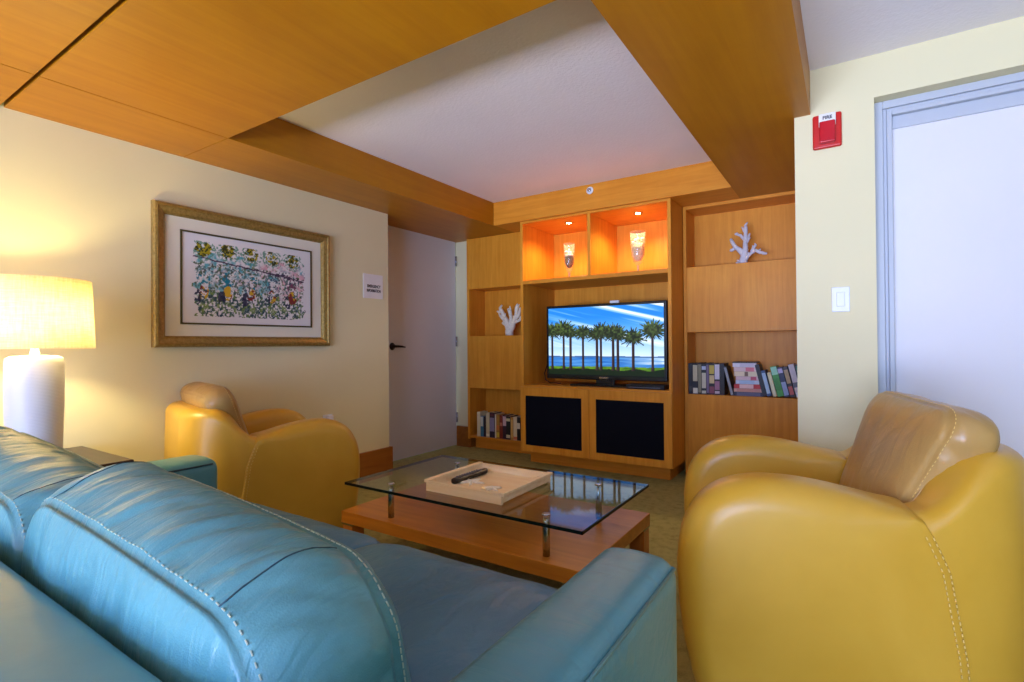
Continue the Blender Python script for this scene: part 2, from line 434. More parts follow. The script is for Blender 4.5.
# sprinkler on the header
R0 = (-1.727, YH, 2.287)
r = root('sprinkler', R0, 'round white sprinkler head on the timber header above the cabinet', 'sprinkler')
sb = BM(); lathe(sb, [(0.0, 0.0), (0.030, 0.0), (0.030, 0.005), (0.018, 0.011), (0.016, 0.004), (0.0, 0.004)], 28, cap=False)
for v in sb.verts: v.co = Vector((v.co.x, -v.co.z, v.co.y))
link('escutcheon', sb, M['plate'], r)
sb = BM(); lathe(sb, [(0.006, 0.004), (0.006, 0.02), (0.013, 0.022), (0.013, 0.026), (0.002, 0.027)], 16)
for v in sb.verts: v.co = Vector((v.co.x, -v.co.z, v.co.y))
link('deflector', sb, M['steel'], r)

# ------------------------------------------------------------------ framed picture
def vnoise(x, y, s=0):
    def h(i, j):
        n = (i * 374761393 + j * 668265263 + s * 982451653) & 0xffffffff
        n = ((n ^ (n >> 13)) * 1274126177) & 0xffffffff
        return ((n ^ (n >> 16)) & 0xffff) / 65535
    i, j = math.floor(x), math.floor(y); fx, fy = x - i, y - j
    fx = fx * fx * (3 - 2 * fx); fy = fy * fy * (3 - 2 * fy)
    a = h(i, j) * (1 - fx) + h(i + 1, j) * fx; b = h(i, j + 1) * (1 - fx) + h(i + 1, j + 1) * fx
    return a * (1 - fy) + b * fy
def fbm(x, y, s=0): return (vnoise(x, y, s) * 4 + vnoise(x * 2.1, y * 2.1, s + 1) * 2 + vnoise(x * 4.3, y * 4.3, s + 2)) / 7
def mixc(a, b, t): t = max(0, min(1, t)); return tuple(a[i] * (1 - t) + b[i] * t for i in range(3))

def picture_grid(name, nx, ny, P, colf, mat, parent):
    """flat picture: P(u,v) -> point, colf(u,v) -> sRGB colour, stored as a colour attribute"""
    verts = [P(i / nx, j / ny) for j in range(ny + 1) for i in range(nx + 1)]
    faces = [(j * (nx + 1) + i, j * (nx + 1) + i + 1, (j + 1) * (nx + 1) + i + 1, (j + 1) * (nx + 1) + i) for j in range(ny) for i in range(nx)]
    me = bpy.data.meshes.new(name); me.from_pydata(verts, [], faces)
    at = me.color_attributes.new('Col', 'FLOAT_COLOR', 'POINT')
    data = []
    for j in range(ny + 1):
        for i in range(nx + 1):
            data += [*lin(tuple(max(0, min(255, c)) for c in colf(i / nx, j / ny))), 1.0]
    at.data.foreach_set('color', data)
    me.materials.append(mat)
    o = bpy.data.objects.new(name, me); COL.objects.link(o); o.parent = parent
    return o

def art_col(u, v):
    paper = (226, 224, 226)
    mu, mv = 0.055, 0.075
    if u < mu or u > 1 - mu * 0.8 or v < mv or v > 1 - mv: return paper
    U = (u - mu) / (1 - 1.8 * mu); W = (v - mv) / (1 - 2 * mv)
    n = fbm(U * 44, W * 26, 3); n2 = fbm(U * 26, W * 15, 9); n3 = fbm(U * 80, W * 46, 17); n4 = fbm(U * 12, W * 8, 23)
    ragged = min(U, 1 - U) * 30 - 3 * n2
    c = paper
    if ragged < -0.6: return c
    per = (U * 5.2 + 0.12 * (n4 - 0.5)) % 1.0
    # pale washes of teal to the left, rose to the right
    if 0.28 < W < 0.86:
        wash = mixc((96, 172, 186), (220, 168, 182), (U - 0.35) * 1.8 + (n4 - 0.5) * 3)
        c = mixc(c, wash, (n - 0.40) * 3.4)
    # arcs and strokes in the middle
    rr = math.hypot((per - 0.5) / 0.44, (W - 0.50 + 0.05 * (n2 - 0.5)) / 0.19)
    if abs(rr - 0.80) < 0.11 and n3 > 0.42: c = mixc(c, (70, 110, 112), 0.75)
    if abs(rr - 1.15) < 0.09 and n3 > 0.50: c = mixc(c, (110, 130, 90), 0.7)
    if rr < 0.6 and n > 0.55: c = mixc((30, 132, 156), (120, 70, 96), (U - 0.5) * 3)
    if 0.32 < W < 0.72 and n3 > 0.60: c = mixc((90, 110, 70), (80, 90, 110), n2 * 2 - 0.5)
    # foot of the picture: green, teal and ochre strokes
    d = abs(W - 0.15) / 0.17
    if d < 1.15 and n3 > 0.38 + 0.20 * d * d: c = mixc(mixc((46, 74, 84), (122, 146, 76), (n - 0.35) * 3), c, max(0, 0.62 - n3) * 2)
    d = math.hypot((per - 0.5) / 0.20, (W - 0.33) / 0.10)
    if d < 1 and n > 0.44: c = (214, 172, 46) if n2 > 0.44 else (132, 50, 44)
    d = math.hypot((per - 0.25) / 0.16, (W - 0.26) / 0.10)
    if d < 1 and n2 > 0.42: c = mixc(c, (40, 38, 66), 0.8)
    # long dark sweep falling to the right
    line = 0.80 - 0.20 * U + 0.03 * (n2 - 0.5)
    if abs(W - line) < 0.010 + 0.06 * max(0, U - 0.55) * (n3 > 0.5): c = mixc(c, (66, 46, 70), 0.85)
    # olive strokes along the top
    d = math.hypot((per - 0.48 + 0.25 * (W - 0.9)) / 0.33, (W - 0.90) / 0.105)
    if d < 1.0 and n > 0.36 + 0.12 * d: c = mixc((172, 158, 30), (58, 62, 26), (n3 - 0.42) * 7)
    elif d < 1.5 and n3 > 0.52: c = mixc(c, (92, 140, 118), 0.8)
    return c

R0 = (XL, 1.84, 1.451)
r = root('framed_picture', R0, 'large gold framed abstract print with pale mat on the left wall', 'picture')
def miter_frame(bm, y0, y1, z0, z1, prof):
    """prof: list of (inset, height above wall)"""
    loops = []
    for i, h in prof:
        loops.append([(XL + h, y0 + i, z0 + i), (XL + h, y1 - i, z0 + i), (XL + h, y1 - i, z1 - i), (XL + h, y0 + i, z1 - i)])
    V = [[bm.verts.new(p_) for p_ in l] for l in loops]
    for a, b in zip(V, V[1:]):
        for i in range(4): bm.faces.new((a[i], a[(i + 1) % 4], b[(i + 1) % 4], b[i]))
y0, y1, z0, z1 = 1.268, 2.392, 1.052, 1.848
bm = BM(); miter_frame(bm, y0, y1, z0, z1, [(0.0, 0.0), (0.0, 0.030), (0.006, 0.040), (0.018, 0.043), (0.026, 0.036), (0.034, 0.034), (0.048, 0.030), (0.060, 0.020), (0.064, 0.010)])
link('frame', bm, M['gold'], r, off=R0)
link('mat_board', B(XL, XL + 0.012, y0 + 0.06, y1 - 0.06, z0 + 0.06, z1 - 0.06), M['mat'], r, off=R0)
bm = BM(); miter_frame(bm, 1.408, 2.254, 1.182, 1.716, [(0.0, 0.012), (0.0, 0.018), (0.010, 0.018), (0.010, 0.012)])
link('fillet', bm, M['fillet'], r, off=R0)
art = picture_grid('print', 300, 190, lambda u, v: (0.0132, 1.418 - R0[1] + u * 0.826, 1.192 - R0[2] + v * 0.514), art_col, attr_mat('print_paper', 0, 0.8), r)

# ------------------------------------------------------------------ left bookcase
YF = 4.155; YB = 4.44
R0 = (-2.83, YF, 0)
r = root('bookcase', R0, 'tall narrow timber bookcase between the recessed door and the media cabinet', 'bookcase')
XA, XB = -3.252, -2.412
link('side_panel', B(XA, XA + 0.03, YF, YB, 0.10, ZS), M['cab'], r, 0.0015, 1, R0)
link('side_panel', B(XB - 0.02, XB, YF + 0.02, YB, 0.10, ZS), M['cab'], r, 0.0015, 1, R0)
link('back_panel', B(XA + 0.03, XB - 0.02, YB - 0.015, YB, 0.13, ZS), M['cab'], r, 0, 1, R0)
link('front_panel', B(XA + 0.03, XB - 0.02, YF + 0.002, YF + 0.022, 1.617, ZS - 0.002), M['cab'], r, 0.0015, 1, R0)
link('front_panel', B(XA + 0.03, XB - 0.02, YF + 0.002, YF + 0.022, 0.617, 1.141), M['cab'], r, 0.0015, 1, R0)
for z in (1.617, 1.121, 0.617, 0.112):
    link('shelf', B(XA + 0.03, XB - 0.02, YF + (0.023 if z > 0.2 else 0.002), YB - 0.015, z, z + 0.02), M['cabx'], r, 0.001, 1, R0)
link('plinth', B(XA + 0.03, XB, YF + 0.09, YB, 0.0, 0.111), M['cabx'], r, 0, 1, R0)

# ------------------------------------------------------------------ centre media cabinet
YC = 3.84; CX0, CX1 = -2.408, -1.09
R0 = (-1.75, YC, 0)
r = root('media_cabinet', R0, 'wide timber media cabinet with lit upper niches and black cloth doors', 'cabinet')
ZT = ZS
link('side_panel', B(CX0, CX0 + 0.026, YC, YB, 0.122, ZT), M['cab'], r, 0.0015, 1, R0)
link('side_panel', B(CX1 - 0.026, CX1, YC, YB, 0.122, ZT), M['cab'], r, 0.0015, 1, R0)
link('back_panel', B(CX0 + 0.026, CX1 - 0.026, YB - 0.02, YB, 0.122, ZT), M['cab'], r, 0, 1, R0)
link('top_panel', B(CX0 + 0.026, CX1 - 0.026, YC, YB - 0.02, ZT - 0.02, ZT), M['cabx'], r, 0.001, 1, R0)
link('divider', B(-1.766, -1.738, YC, YB - 0.02, 1.612, ZT - 0.02), M['cab'], r, 0.0015, 1, R0)
link('shelf', B(CX0 + 0.026, CX1 - 0.026, YC, YB - 0.02, 1.578, 1.611), M['cabx'], r, 0.0015, 1, R0)
link('worktop', B(CX0 + 0.026, CX1 - 0.026, YC + 0.002, YB - 0.02, 0.668, 0.700), M['cabx'], r, 0.0015, 1, R0)
link('bottom_panel', B(CX0 + 0.026, CX1 - 0.026, YC + 0.022, YB - 0.02, 0.122, 0.142), M['cabx'], r, 0.001, 1, R0)
link('plinth', B(-2.405, -1.155, 3.985, YB, 0, 0.121), M['cabx'], r, 0, 1, R0)
for xa, xb, pa, pb in ((CX0 + 0.002, -1.757, -2.357, -1.822), (-1.753, CX1 - 0.002, -1.697, -1.151)):
    dm = B((xa, pa, YC - 0.018, YC, 0.126, 0.683), (pb, xb, YC - 0.018, YC, 0.126, 0.683), (pa, pb, YC - 0.018, YC, 0.126, 0.182), (pa, pb, YC - 0.018, YC, 0.609, 0.683))
    dd = link('door', dm, M['cab'], r, 0, 1, R0)
    link('cloth_panel', B(pa, pb, YC - 0.012, YC - 0.004, 0.182, 0.609), M['cloth'], dd, 0.0, 1, R0)
for x, y in ((-2.03, 4.04), (-1.415, 4.06)):
    bm = BM(); lathe(bm, [(0.022, 0), (0.036, 0.0), (0.037, -0.004), (0.024, -0.006), (0.022, 0)], 28, (x, y, ZT - 0.02), cap=False)
    sp = link('spotlight', bm, M['steel'], r, off=R0)
    bm = BM(); lathe(bm, [(0.0005, -0.003), (0.021, -0.003)], 24, (x, y, ZT - 0.02), cap=False)
    link('bulb', bm, emis('spot_glow', (255, 214, 160), 60), sp, off=R0)

# ------------------------------------------------------------------ right bookcase
YQ = 4.16
R0 = (-0.65, YQ, 0)
r = root('bookcase', R0, 'timber bookcase recessed beside the pale wall, holding the dark spined books', 'bookcase')
XA, XB = -1.086, -0.212
link('side_panel', B(XA, XA + 0.024, YQ, YB, 0, ZS), M['cab'], r, 0.0015, 1, R0)
link('side_panel', B(XB - 0.024, XB, YQ, YB, 0, ZS), M['cab'], r, 0.0015, 1, R0)
link('back_panel', B(XA + 0.024, XB - 0.024, YB - 0.015, YB, 0.05, ZS), M['cab'], r, 0, 1, R0)
link('top_panel', B(XA + 0.024, XB - 0.024, YQ, YB - 0.015, ZS - 0.025, ZS), M['cabx'], r, 0.001, 1, R0)
link('front_panel', B(XA + 0.024, XB - 0.024, YQ + 0.002, YQ + 0.022, 1.137, 1.648), M['cab'], r, 0.0015, 1, R0)
link('front_panel', B(XA + 0.024, XB - 0.024, YQ + 0.002, YQ + 0.022, 0.0, 0.652), M['cab'], r, 0.0015, 1, R0)
for z in (1.628, 1.137, 0.632):
    link('shelf', B(XA + 0.024, XB - 0.024, YQ + 0.023, YB - 0.015, z, z + 0.02), M['cabx'], r, 0.001, 1, R0)

# ------------------------------------------------------------------ television
YT = 4.03
R0 = (-1.70, YT, 0.70)
r = root('television', R0, 'flat television showing palm trees by the sea, inside the media cabinet', 'television')
TX0, TX1, TZ0, TZ1 = -2.245, -1.178, 0.752, 1.388
link('housing', B(TX0, TX1, YT - 0.02, YT + 0.025, TZ0, TZ1), M['black'], r, 0.006, 3, R0)
link('rear_housing', B(TX0 + 0.12, TX1 - 0.12, YT + 0.025, YT + 0.07, TZ0 + 0.06, TZ1 - 0.12), M['rubber'], r, 0.012, 2, R0)
PAL = [(0.035, 0.66, 0.075), (0.145, 0.68, 0.085), (0.21, 0.64, 0.06), (0.325, 0.63, 0.07), (0.45, 0.60, 0.065), (0.485, 0.64, 0.075),
       (0.59, 0.62, 0.075), (0.63, 0.60, 0.07), (0.757, 0.55, 0.075), (0.912, 0.64, 0.085)]
def tv_col(u, v):
    # sky
    t = (v - 0.27) / 0.73
    c = mixc((206, 226, 246), (30, 124, 226), t * 1.25)
    s = fbm(u * 3.2 + v * 5 + 3, (v + u * 0.42) * 15, 5)
    if v > 0.42: c = mixc(c, (236, 244, 255), (s - 0.41) * 2.8)
    if v < 0.285 + 0.012 * vnoise(u * 14, 1, 2): c = (58, 96, 150)
    if v < 0.268:
        c = mixc((32, 96, 178), (96, 158, 216), fbm(u * 6, v * 60, 8) * 1.4 - 0.3)
        if u > 0.62 and v > 0.18: c = mixc(c, (214, 226, 240), 0.75 * (u - 0.62) / 0.2 * (fbm(u * 8, v * 50, 4)))
    if v < 0.135 + 0.01 * vnoise(u * 30, 2, 3):
        c = mixc((108, 148, 30), (52, 92, 20), fbm(u * 20, v * 50, 6) * 1.6 - 0.3)
        if v < 0.07 + 0.05 * vnoise(u * 9, 3, 7): c = (18, 32, 16)
    if v < 0.022: c = (10, 14, 14)
    for i, (pu, pv, pr) in enumerate(PAL):
        if abs(u - pu) < 0.0105 + 0.004 * (v < 0.14) and 0.09 < v < pv:
            c = mixc((64, 44, 44), (28, 20, 24), 0.5 + (u - pu) * 50)
        dx = (u - pu) / (pr * 1.25); dy = (v - pv + 0.01) / (pr * 1.9)
        d = math.hypot(dx, dy)
        if d < 1.25:
            a = math.atan2(dy, dx)
            edge = 0.86 + 0.12 * sin(a * 13 + i * 2.1) + 0.14 * sin(a * 29 + i) + 0.3 * (fbm(u * 60, v * 40, i) - 0.5)
            if dy < -0.2: edge *= 0.55 + 0.6 * abs(dx)
            if d < edge:
                n = fbm(u * 70, v * 40, 11 + i)
                c = mixc((26, 34, 22), (96, 118, 56), (n - 0.35) * 2.2 * (0.7 + 0.5 * dy))
    return c
SX0, SX1, SZ0, SZ1 = TX0 + 0.022, TX1 - 0.022, TZ0 + 0.028, TZ1 - 0.022
scr = picture_grid('screen', 300, 176, lambda u, v: (SX0 - R0[0] + u * (SX1 - SX0), -0.0215, SZ0 - R0[2] + v * (SZ1 - SZ0)), tv_col, attr_mat('screen_glow', 1.0), r)
link('stand_neck', B(-1.78, -1.62, YT - 0.01, YT + 0.03, 0.712, TZ0 + 0.01), M['black'], r, 0.003, 2, R0)
link('stand_base', B(-1.98, -1.42, YT - 0.10, YT + 0.12, 0.700, 0.714), M['black'], r, 0.005, 2, R0)
link('maker_badge', B(-1.745, -1.665, YT - 0.0215, YT - 0.02, TZ0 + 0.012, TZ0 + 0.024), M['steel'], r, 0, 1, R0)
# small pale sensor bar sitting on the set
o = link('sensor_bar', B(-0.04, 0.04, -0.012, 0.014, 0.0, 0.022), M['plate'], bevel=0.004, seg=2); o.location = (-1.61, YT, TZ1)
tag(o, 'small white sensor bar on the top edge of the television', 'sensor')
# low black player box in front of the television
R1 = (-1.31, 3.93, 0.70)
r = root('media_player', R1, 'low black media player box under the right end of the television', 'media player')
link('case', B(-0.15, 0.15, -0.06, 0.08, 0.0, 0.034), M['black'], r, 0.003, 2)
link('front_strip', B(-0.13, 0.12, -0.062, -0.060, 0.010, 0.016), M['grey'], r)
bm = BM()
tube(bm, [(0.0, 0.0, 0.19), (-0.055, 0.0, 0.17), (-0.082, -0.005, 0.09), (-0.07, -0.01, 0.03), (-0.02, -0.02, 0.006), (0.05, -0.03, 0.005), (0.10, -0.04, 0.005)], 0.0045, 8)
o = link('power_cable', bm, M['rubber']); o.location = (-2.245, 4.12, 0.70)
tag(o, 'black cable looping out behind the left edge of the television', 'cable')

# ------------------------------------------------------------------ glass vases in the lit niches
def urn(loc, label, R_, H_, fill_mats, fill_prof):
    r = root('glass_vase', loc, label, 'vase', 'footed glass vases')
    bm = BM()
    lathe(bm, [(0.0, 0.0), (0.036 * R_, 0.0), (0.038 * R_, 0.006), (0.010, 0.014), (0.009, 0.06 * H_), (0.016, 0.075 * H_), (0.036 * R_, 0.10 * H_),
               (0.050 * R_, 0.15 * H_), (0.054 * R_, 0.22 * H_), (0.055 * R_, 0.31 * H_), (0.060 * R_, 0.335 * H_), (0.056 * R_, 0.335 * H_), (0.050 * R_, 0.22 * H_), (0.045 * R_, 0.15 * H_), (0.0, 0.10 * H_)], 32, cap=False)
    link('vase_glass', bm, M['glassv'], r)
    bm = BM(); lathe(bm, [(0.0, 0.0), (0.036 * R_, 0.0), (0.036 * R_, 0.005), (0.009, 0.012), (0.008, 0.07 * H_), (0.0, 0.072 * H_)], 24, cap=False)
    link('stem', bm, simple('pale_glass_stem', (236, 206, 160), 0.1), r)
    bm = BM(); lathe(bm, fill_prof, 28, cap=False)
    link('sand_fill', bm, fill_mats[0], r)
    bm = BM(); rnd = random.Random(len(label))
    zt = fill_prof[-2][1]
    for k in range(16):
        a = rnd.random() * 6.28; q = rnd.random() ** .5 * 0.036 * R_
        bmesh.ops.create_icosphere(bm, subdivisions=2, radius=0.011 + rnd.random() * 0.006,
            matrix=Matrix.Translation((q * cos(a), q * sin(a), zt + rnd.random() * 0.05 * H_)) @ Matrix.Diagonal((1, 1.3, 0.8, 1)).to_4x4())
    link('shells', bm, fill_mats[1], r, smooth=True)
    return r
shellw = simple('white_shells', (240, 228, 204), 0.5, nscale=80, var=0.25); sand = simple('pale_sand', (216, 190, 150), 0.9, nscale=90, var=0.2)
shelld = simple('dark_shells', (96, 78, 48), 0.4, nscale=70, var=0.9)
urn((-2.034, 4.05, 1.611), 'smaller footed glass vase filled with dark shells in the left lit niche', 0.86, 0.95, (shelld, shellw),
    [(0.0, 0.105), (0.02, 0.112), (0.034, 0.14), (0.039, 0.175), (0.039, 0.205), (0.0, 0.208)])
urn((-1.416, 4.05, 1.611), 'taller footed glass vase with sand and white shells in the right lit niche', 1.08, 1.03, (sand, shellw),
    [(0.0, 0.105), (0.024, 0.112), (0.044, 0.15), (0.050, 0.19), (0.050, 0.235), (0.0, 0.238)])

# ------------------------------------------------------------------ corals
def coral(name, loc, branches, mat, label, scale=1.0):
    bm = BM(); rnd = random.Random(5)
    for br in branches:
        pts = [Vector(p_) for p_ in br[0]]
        fine = []
        for a, b in zip(pts, pts[1:]):
            for t in (0, 1 / 3, 2 / 3): fine.append(a.lerp(b, t) + Vector([rnd.uniform(-1, 1) * 0.003 for _ in range(3)]))
        fine.append(pts[-1]); n = len(fine)
        tube(bm, fine, [1.18 * (br[1] * (1 - i / (n - 1)) + br[2] * i / (n - 1)) * rnd.uniform(0.88, 1.15) for i in range(n)], 9)
        for i in range(1, n):
            if rnd.random() < 0.42:
                d = Vector((rnd.uniform(-1, 1), rnd.uniform(-0.6, 0.6), rnd.uniform(0.1, 1))).normalized()
                rr = br[2] * 0.9
                tube(bm, [fine[i], fine[i] + d * rr * 2.0, fine[i] + d * rr * 3.2], [rr, rr * 0.85, rr * 0.45], 7)
        bmesh.ops.create_icosphere(bm, subdivisions=1, radius=br[2] * 1.02, matrix=Matrix.Translation(fine[-1]))
    o = link(name, bm, mat, smooth=True); o.location = loc; tag(o, label, 'coral'); return o
coral('coral_ornament', (-0.655, 4.25, 1.648), [
    ([(-0.01, 0, 0), (0.0, 0, 0.06), (0.012, 0.0, 0.13), (0.010, 0, 0.22), (0.012, 0.0, 0.295)], 0.024, 0.010),
    ([(0.0, 0, 0.06), (-0.03, -0.01, 0.115), (-0.06, -0.01, 0.135), (-0.092, 0, 0.20)], 0.018, 0.010),
    ([(-0.055, 0, 0.13), (-0.095, 0.0, 0.115)], 0.012, 0.009),
    ([(0.008, 0, 0.18), (-0.025, 0.01, 0.225), (-0.06, 0.0, 0.238)], 0.010, 0.007),
    ([(0.01, 0, 0.24), (-0.014, 0.01, 0.285)], 0.008, 0.006),
    ([(0.012, 0, 0.15), (0.032, 0.01, 0.19), (0.040, 0.0, 0.228)], 0.010, 0.006),
    ([(0.01, 0, 0.035), (0.045, -0.02, 0.072), (0.078, -0.03, 0.095), (0.115, -0.03, 0.075), (0.155, -0.03, 0.062)], 0.012, 0.009),
    ([(0.055, -0.02, 0.085), (0.085, -0.02, 0.135)], 0.010, 0.007),
    ([(-0.012, 0, 0.0), (-0.03, 0, 0.022)], 0.02, 0.012)], M['coralp'], 'pale branching coral on the top shelf of the right bookcase')
coral('coral_ornament', (-2.80, 4.25, 1.141), [
    ([(0, 0, 0), (0.0, 0, 0.07), (-0.035, 0, 0.15), (-0.075, 0, 0.22), (-0.11, 0, 0.275)], 0.034, 0.014),
    ([(-0.03, 0, 0.13), (-0.085, 0.02, 0.17), (-0.125, 0.02, 0.205)], 0.016, 0.010),
    ([(-0.085, 0, 0.235), (-0.14, 0.0, 0.245)], 0.012, 0.009),
    ([(-0.005, 0, 0.06), (-0.045, 0.0, 0.11), (-0.085, 0.01, 0.125)], 0.016, 0.010),
    ([(0.005, 0, 0.06), (0.02, 0, 0.15), (0.015, 0, 0.265)], 0.022, 0.010),
    ([(0.018, 0, 0.20), (-0.015, 0.0, 0.262)], 0.010, 0.007),
    ([(0.01, 0, 0.04), (0.05, 0, 0.12), (0.08, 0, 0.19), (0.085, 0, 0.285)], 0.026, 0.012),
    ([(0.07, 0, 0.16), (0.115, 0, 0.20), (0.13, 0, 0.265)], 0.016, 0.010),
    ([(0.083, 0, 0.23), (0.11, 0.0, 0.288)], 0.010, 0.008),
    ([(0.06, 0, 0.13), (0.12, 0, 0.15), (0.15, 0, 0.19)], 0.014, 0.009)], M['coral'], 'cream branching coral on the middle shelf of the left bookcase')

# ------------------------------------------------------------------ books
_bm_cache = {}
def bookmat(c):
    if c not in _bm_cache: _bm_cache[c] = simple('cover_%d_%d_%d' % c, c, 0.45, var=0.05, nscale=30)
    return _bm_cache[c]
def book(loc, w, h, d, cover, bands, label, group, rot=(0, 0, 0), name='book'):
    """spine faces -y. origin at bottom centre of the spine; w thickness, h height, d depth.
       bands: list of (z0,z1,colour) printed on the spine, fractions of the height"""
    r = root(name, loc, label, 'book', group, rot=rot)
    t = 0.0022
    cm = bookmat(cover)
    link('cover', B((-w / 2, -w / 2 + t, 0, d, 0, h), (w / 2 - t, w / 2, 0, d, 0, h), (-w / 2 + t, w / 2 - t, 0, t, 0, h)), cm, r)
    link('page_block', B(-w / 2 + t, w / 2 - t, t, d - 0.004, 0.003, h - 0.003), M['pages'], r)
    if bands:
        bm = BM(); mats = []
        for k, (a, b, c) in enumerate(bands):
            mats.append(bookmat(c)); box(bm, -w / 2 + 0.001, w / 2 - 0.001, -0.0006, 0.0, a * h, b * h, k)
        link('spine_print', bm, mats, r)
    return r

DR = 'books on the right bookcase shelf'; DL = 'paperbacks on the lowest left shelf'
ZR = 0.652
BK = (16, 14, 18)
up = [(-1.062, -1.031, (20, 18, 18), [(.1, .25, (60, 56, 50))], 'plain black spined book at the far left end of the right shelf'),
      (-1.029, -0.992, (24, 26, 24), [(.02, .2, (222, 220, 196)), (.42, .95, (206, 196, 156))], 'thick black book with a long cream spine panel, beside the plain black one'),
      (-0.990, -0.964, (20, 20, 18), [(.05, .95, (142, 136, 104))], 'thin dark book with a khaki spine strip on the right shelf'),
      (-0.962, -0.929, (18, 20, 24), [(.03, .12, (200, 196, 176)), (.2, .7, (212, 206, 178)), (.8, .92, (196, 204, 224))], 'black book with cream lettering panel and pale blue top mark'),
      (-0.927, -0.908, (28, 26, 44), [(.05, .95, (128, 110, 140))], 'slim mauve striped book between two black books'),
      (-0.906, -0.868, (30, 16, 18), [(.04, .26, (136, 66, 84)), (.36, .62, (220, 196, 140)), (.66, .94, (206, 184, 70))], 'black book with yellow and cream spine panels over a plum one'),
      (-0.866, -0.829, (40, 20, 30), [(.04, .12, (196, 180, 190)), (.16, .44, (160, 110, 140)), (.5, .98, (222, 216, 228))], 'book with a lilac white upper spine next to the leaning dark ones')]
for a, b, c, bands, lab in up:
    book(((a + b) / 2, YQ + 0.030, ZR), b - a, 0.244 + random.uniform(-0.006, 0.004), 0.17, c, bands, lab, DR)
book((-0.812, YQ + 0.033, ZR), 0.032, 0.242, 0.17, (24, 14, 18), [], 'very dark upright book propping the tilted one on the right shelf', DR)
book((-0.739, YQ + 0.030, ZR), 0.020, 0.225, 0.16, (24, 22, 30), [(.03, .97, (150, 156, 162))], 'silver spined dark book tilting left against the upright row', DR, rot=(0, radians(-13.5), 0))
st = [(0.030, -0.729, -0.526, (34, 36, 62), [(.1, .9, (92, 92, 120))], 'dark navy book at the bottom of the horizontal stack'),
      (0.026, -0.729, -0.526, (216, 168, 150), [(.1, .9, (206, 146, 130))], 'salmon coloured book second from the bottom of the horizontal stack'),
      (0.033, -0.727, -0.535, (202, 44, 42), [(.3, .8, (240, 200, 196))], 'bright red book with white lettering in the horizontal stack'),
      (0.029, -0.715, -0.553, (206, 220, 236), [(.2, .85, (180, 204, 230))], 'pale blue white book lying directly on the bright red one'),
      (0.029, -0.714, -0.556, (226, 196, 200), [(.1, .35, (206, 84, 110))], 'white book with pink spine end in the middle of the stack'),
      (0.036, -0.725, -0.564, (238, 222, 190), [(.4, .55, (120, 90, 70))], 'cream book with a small brown spine mark in the stack'),
      (0.033, -0.727, -0.563, (232, 206, 206), [(.15, .5, (222, 120, 136))], 'blush pink lettered book second from the top of the stack'),
      (0.030, -0.735, -0.572, (232, 230, 240), [(.1, .7, (214, 208, 224))], 'white book with lilac lettering just under the thin top book'),
      (0.009, -0.738, -0.566, (48, 46, 50), [], 'thin charcoal book lying on top of the horizontal stack')]
z = ZR
for h, a, b, c, bands, lab in st:      # lying flat: thickness along z
    book((b, YQ + 0.032, z + h / 2), h - 0.0012, b - a, 0.15, c, bands, lab, DR, rot=(0, radians(-90), 0)); z += h
leaners = [(-0.516, 0.030, 0.236, (16, 18, 22), [], 'black book tilted against the right end of the stack'),
           (-0.486, 0.029, 0.192, (52, 84, 132), [(.1, .9, (168, 196, 224))], 'small blue book tilted left beside the black one'),
           (-0.449, 0.027, 0.178, (216, 206, 158), [(.1, .9, (230, 222, 180))], 'cream book tilted left against the blue one'),
           (-0.411, 0.044, 0.222, (66, 158, 56), [(.72, .98, (150, 220, 190)), (.2, .6, (54, 138, 44))], 'bright green book tilted left on the right shelf'),
           (-0.371, 0.035, 0.218, (28, 38, 78), [(.05, .5, (150, 168, 206)), (.8, .95, (190, 180, 220))], 'navy book with pale lettering tilted against the green one'),
           (-0.335, 0.031, 0.222, (40, 34, 40), [(.08, .35, (196, 90, 80)), (.45, .9, (176, 150, 108))], 'tan and red marked dark book tilted against the navy one'),
           (-0.293, 0.040, 0.240, (206, 198, 206), [(.3, .45, (90, 96, 120)), (.02, .15, (230, 232, 240))], 'tall whitish book tilted left near the end of the shelf'),
           (-0.255, 0.026, 0.243, (60, 50, 30), [(.3, .7, (170, 40, 60)), (.75, .95, (60, 120, 96))], 'last tilted book, olive with a crimson spine band')]
xs = -0.529
for k, (xb, w, h, c, bands, lab) in enumerate(leaners):
    ang = radians(-13.0)
    # stand on the lower right corner of the tilted book
    book((xb, YQ + 0.030 + 0.002 * (k % 2), ZR + 0.0035 + w / 2 * sin(-ang)), w * 0.93, h, 0.15, c, bands, lab, DR, rot=(0, ang, 0))

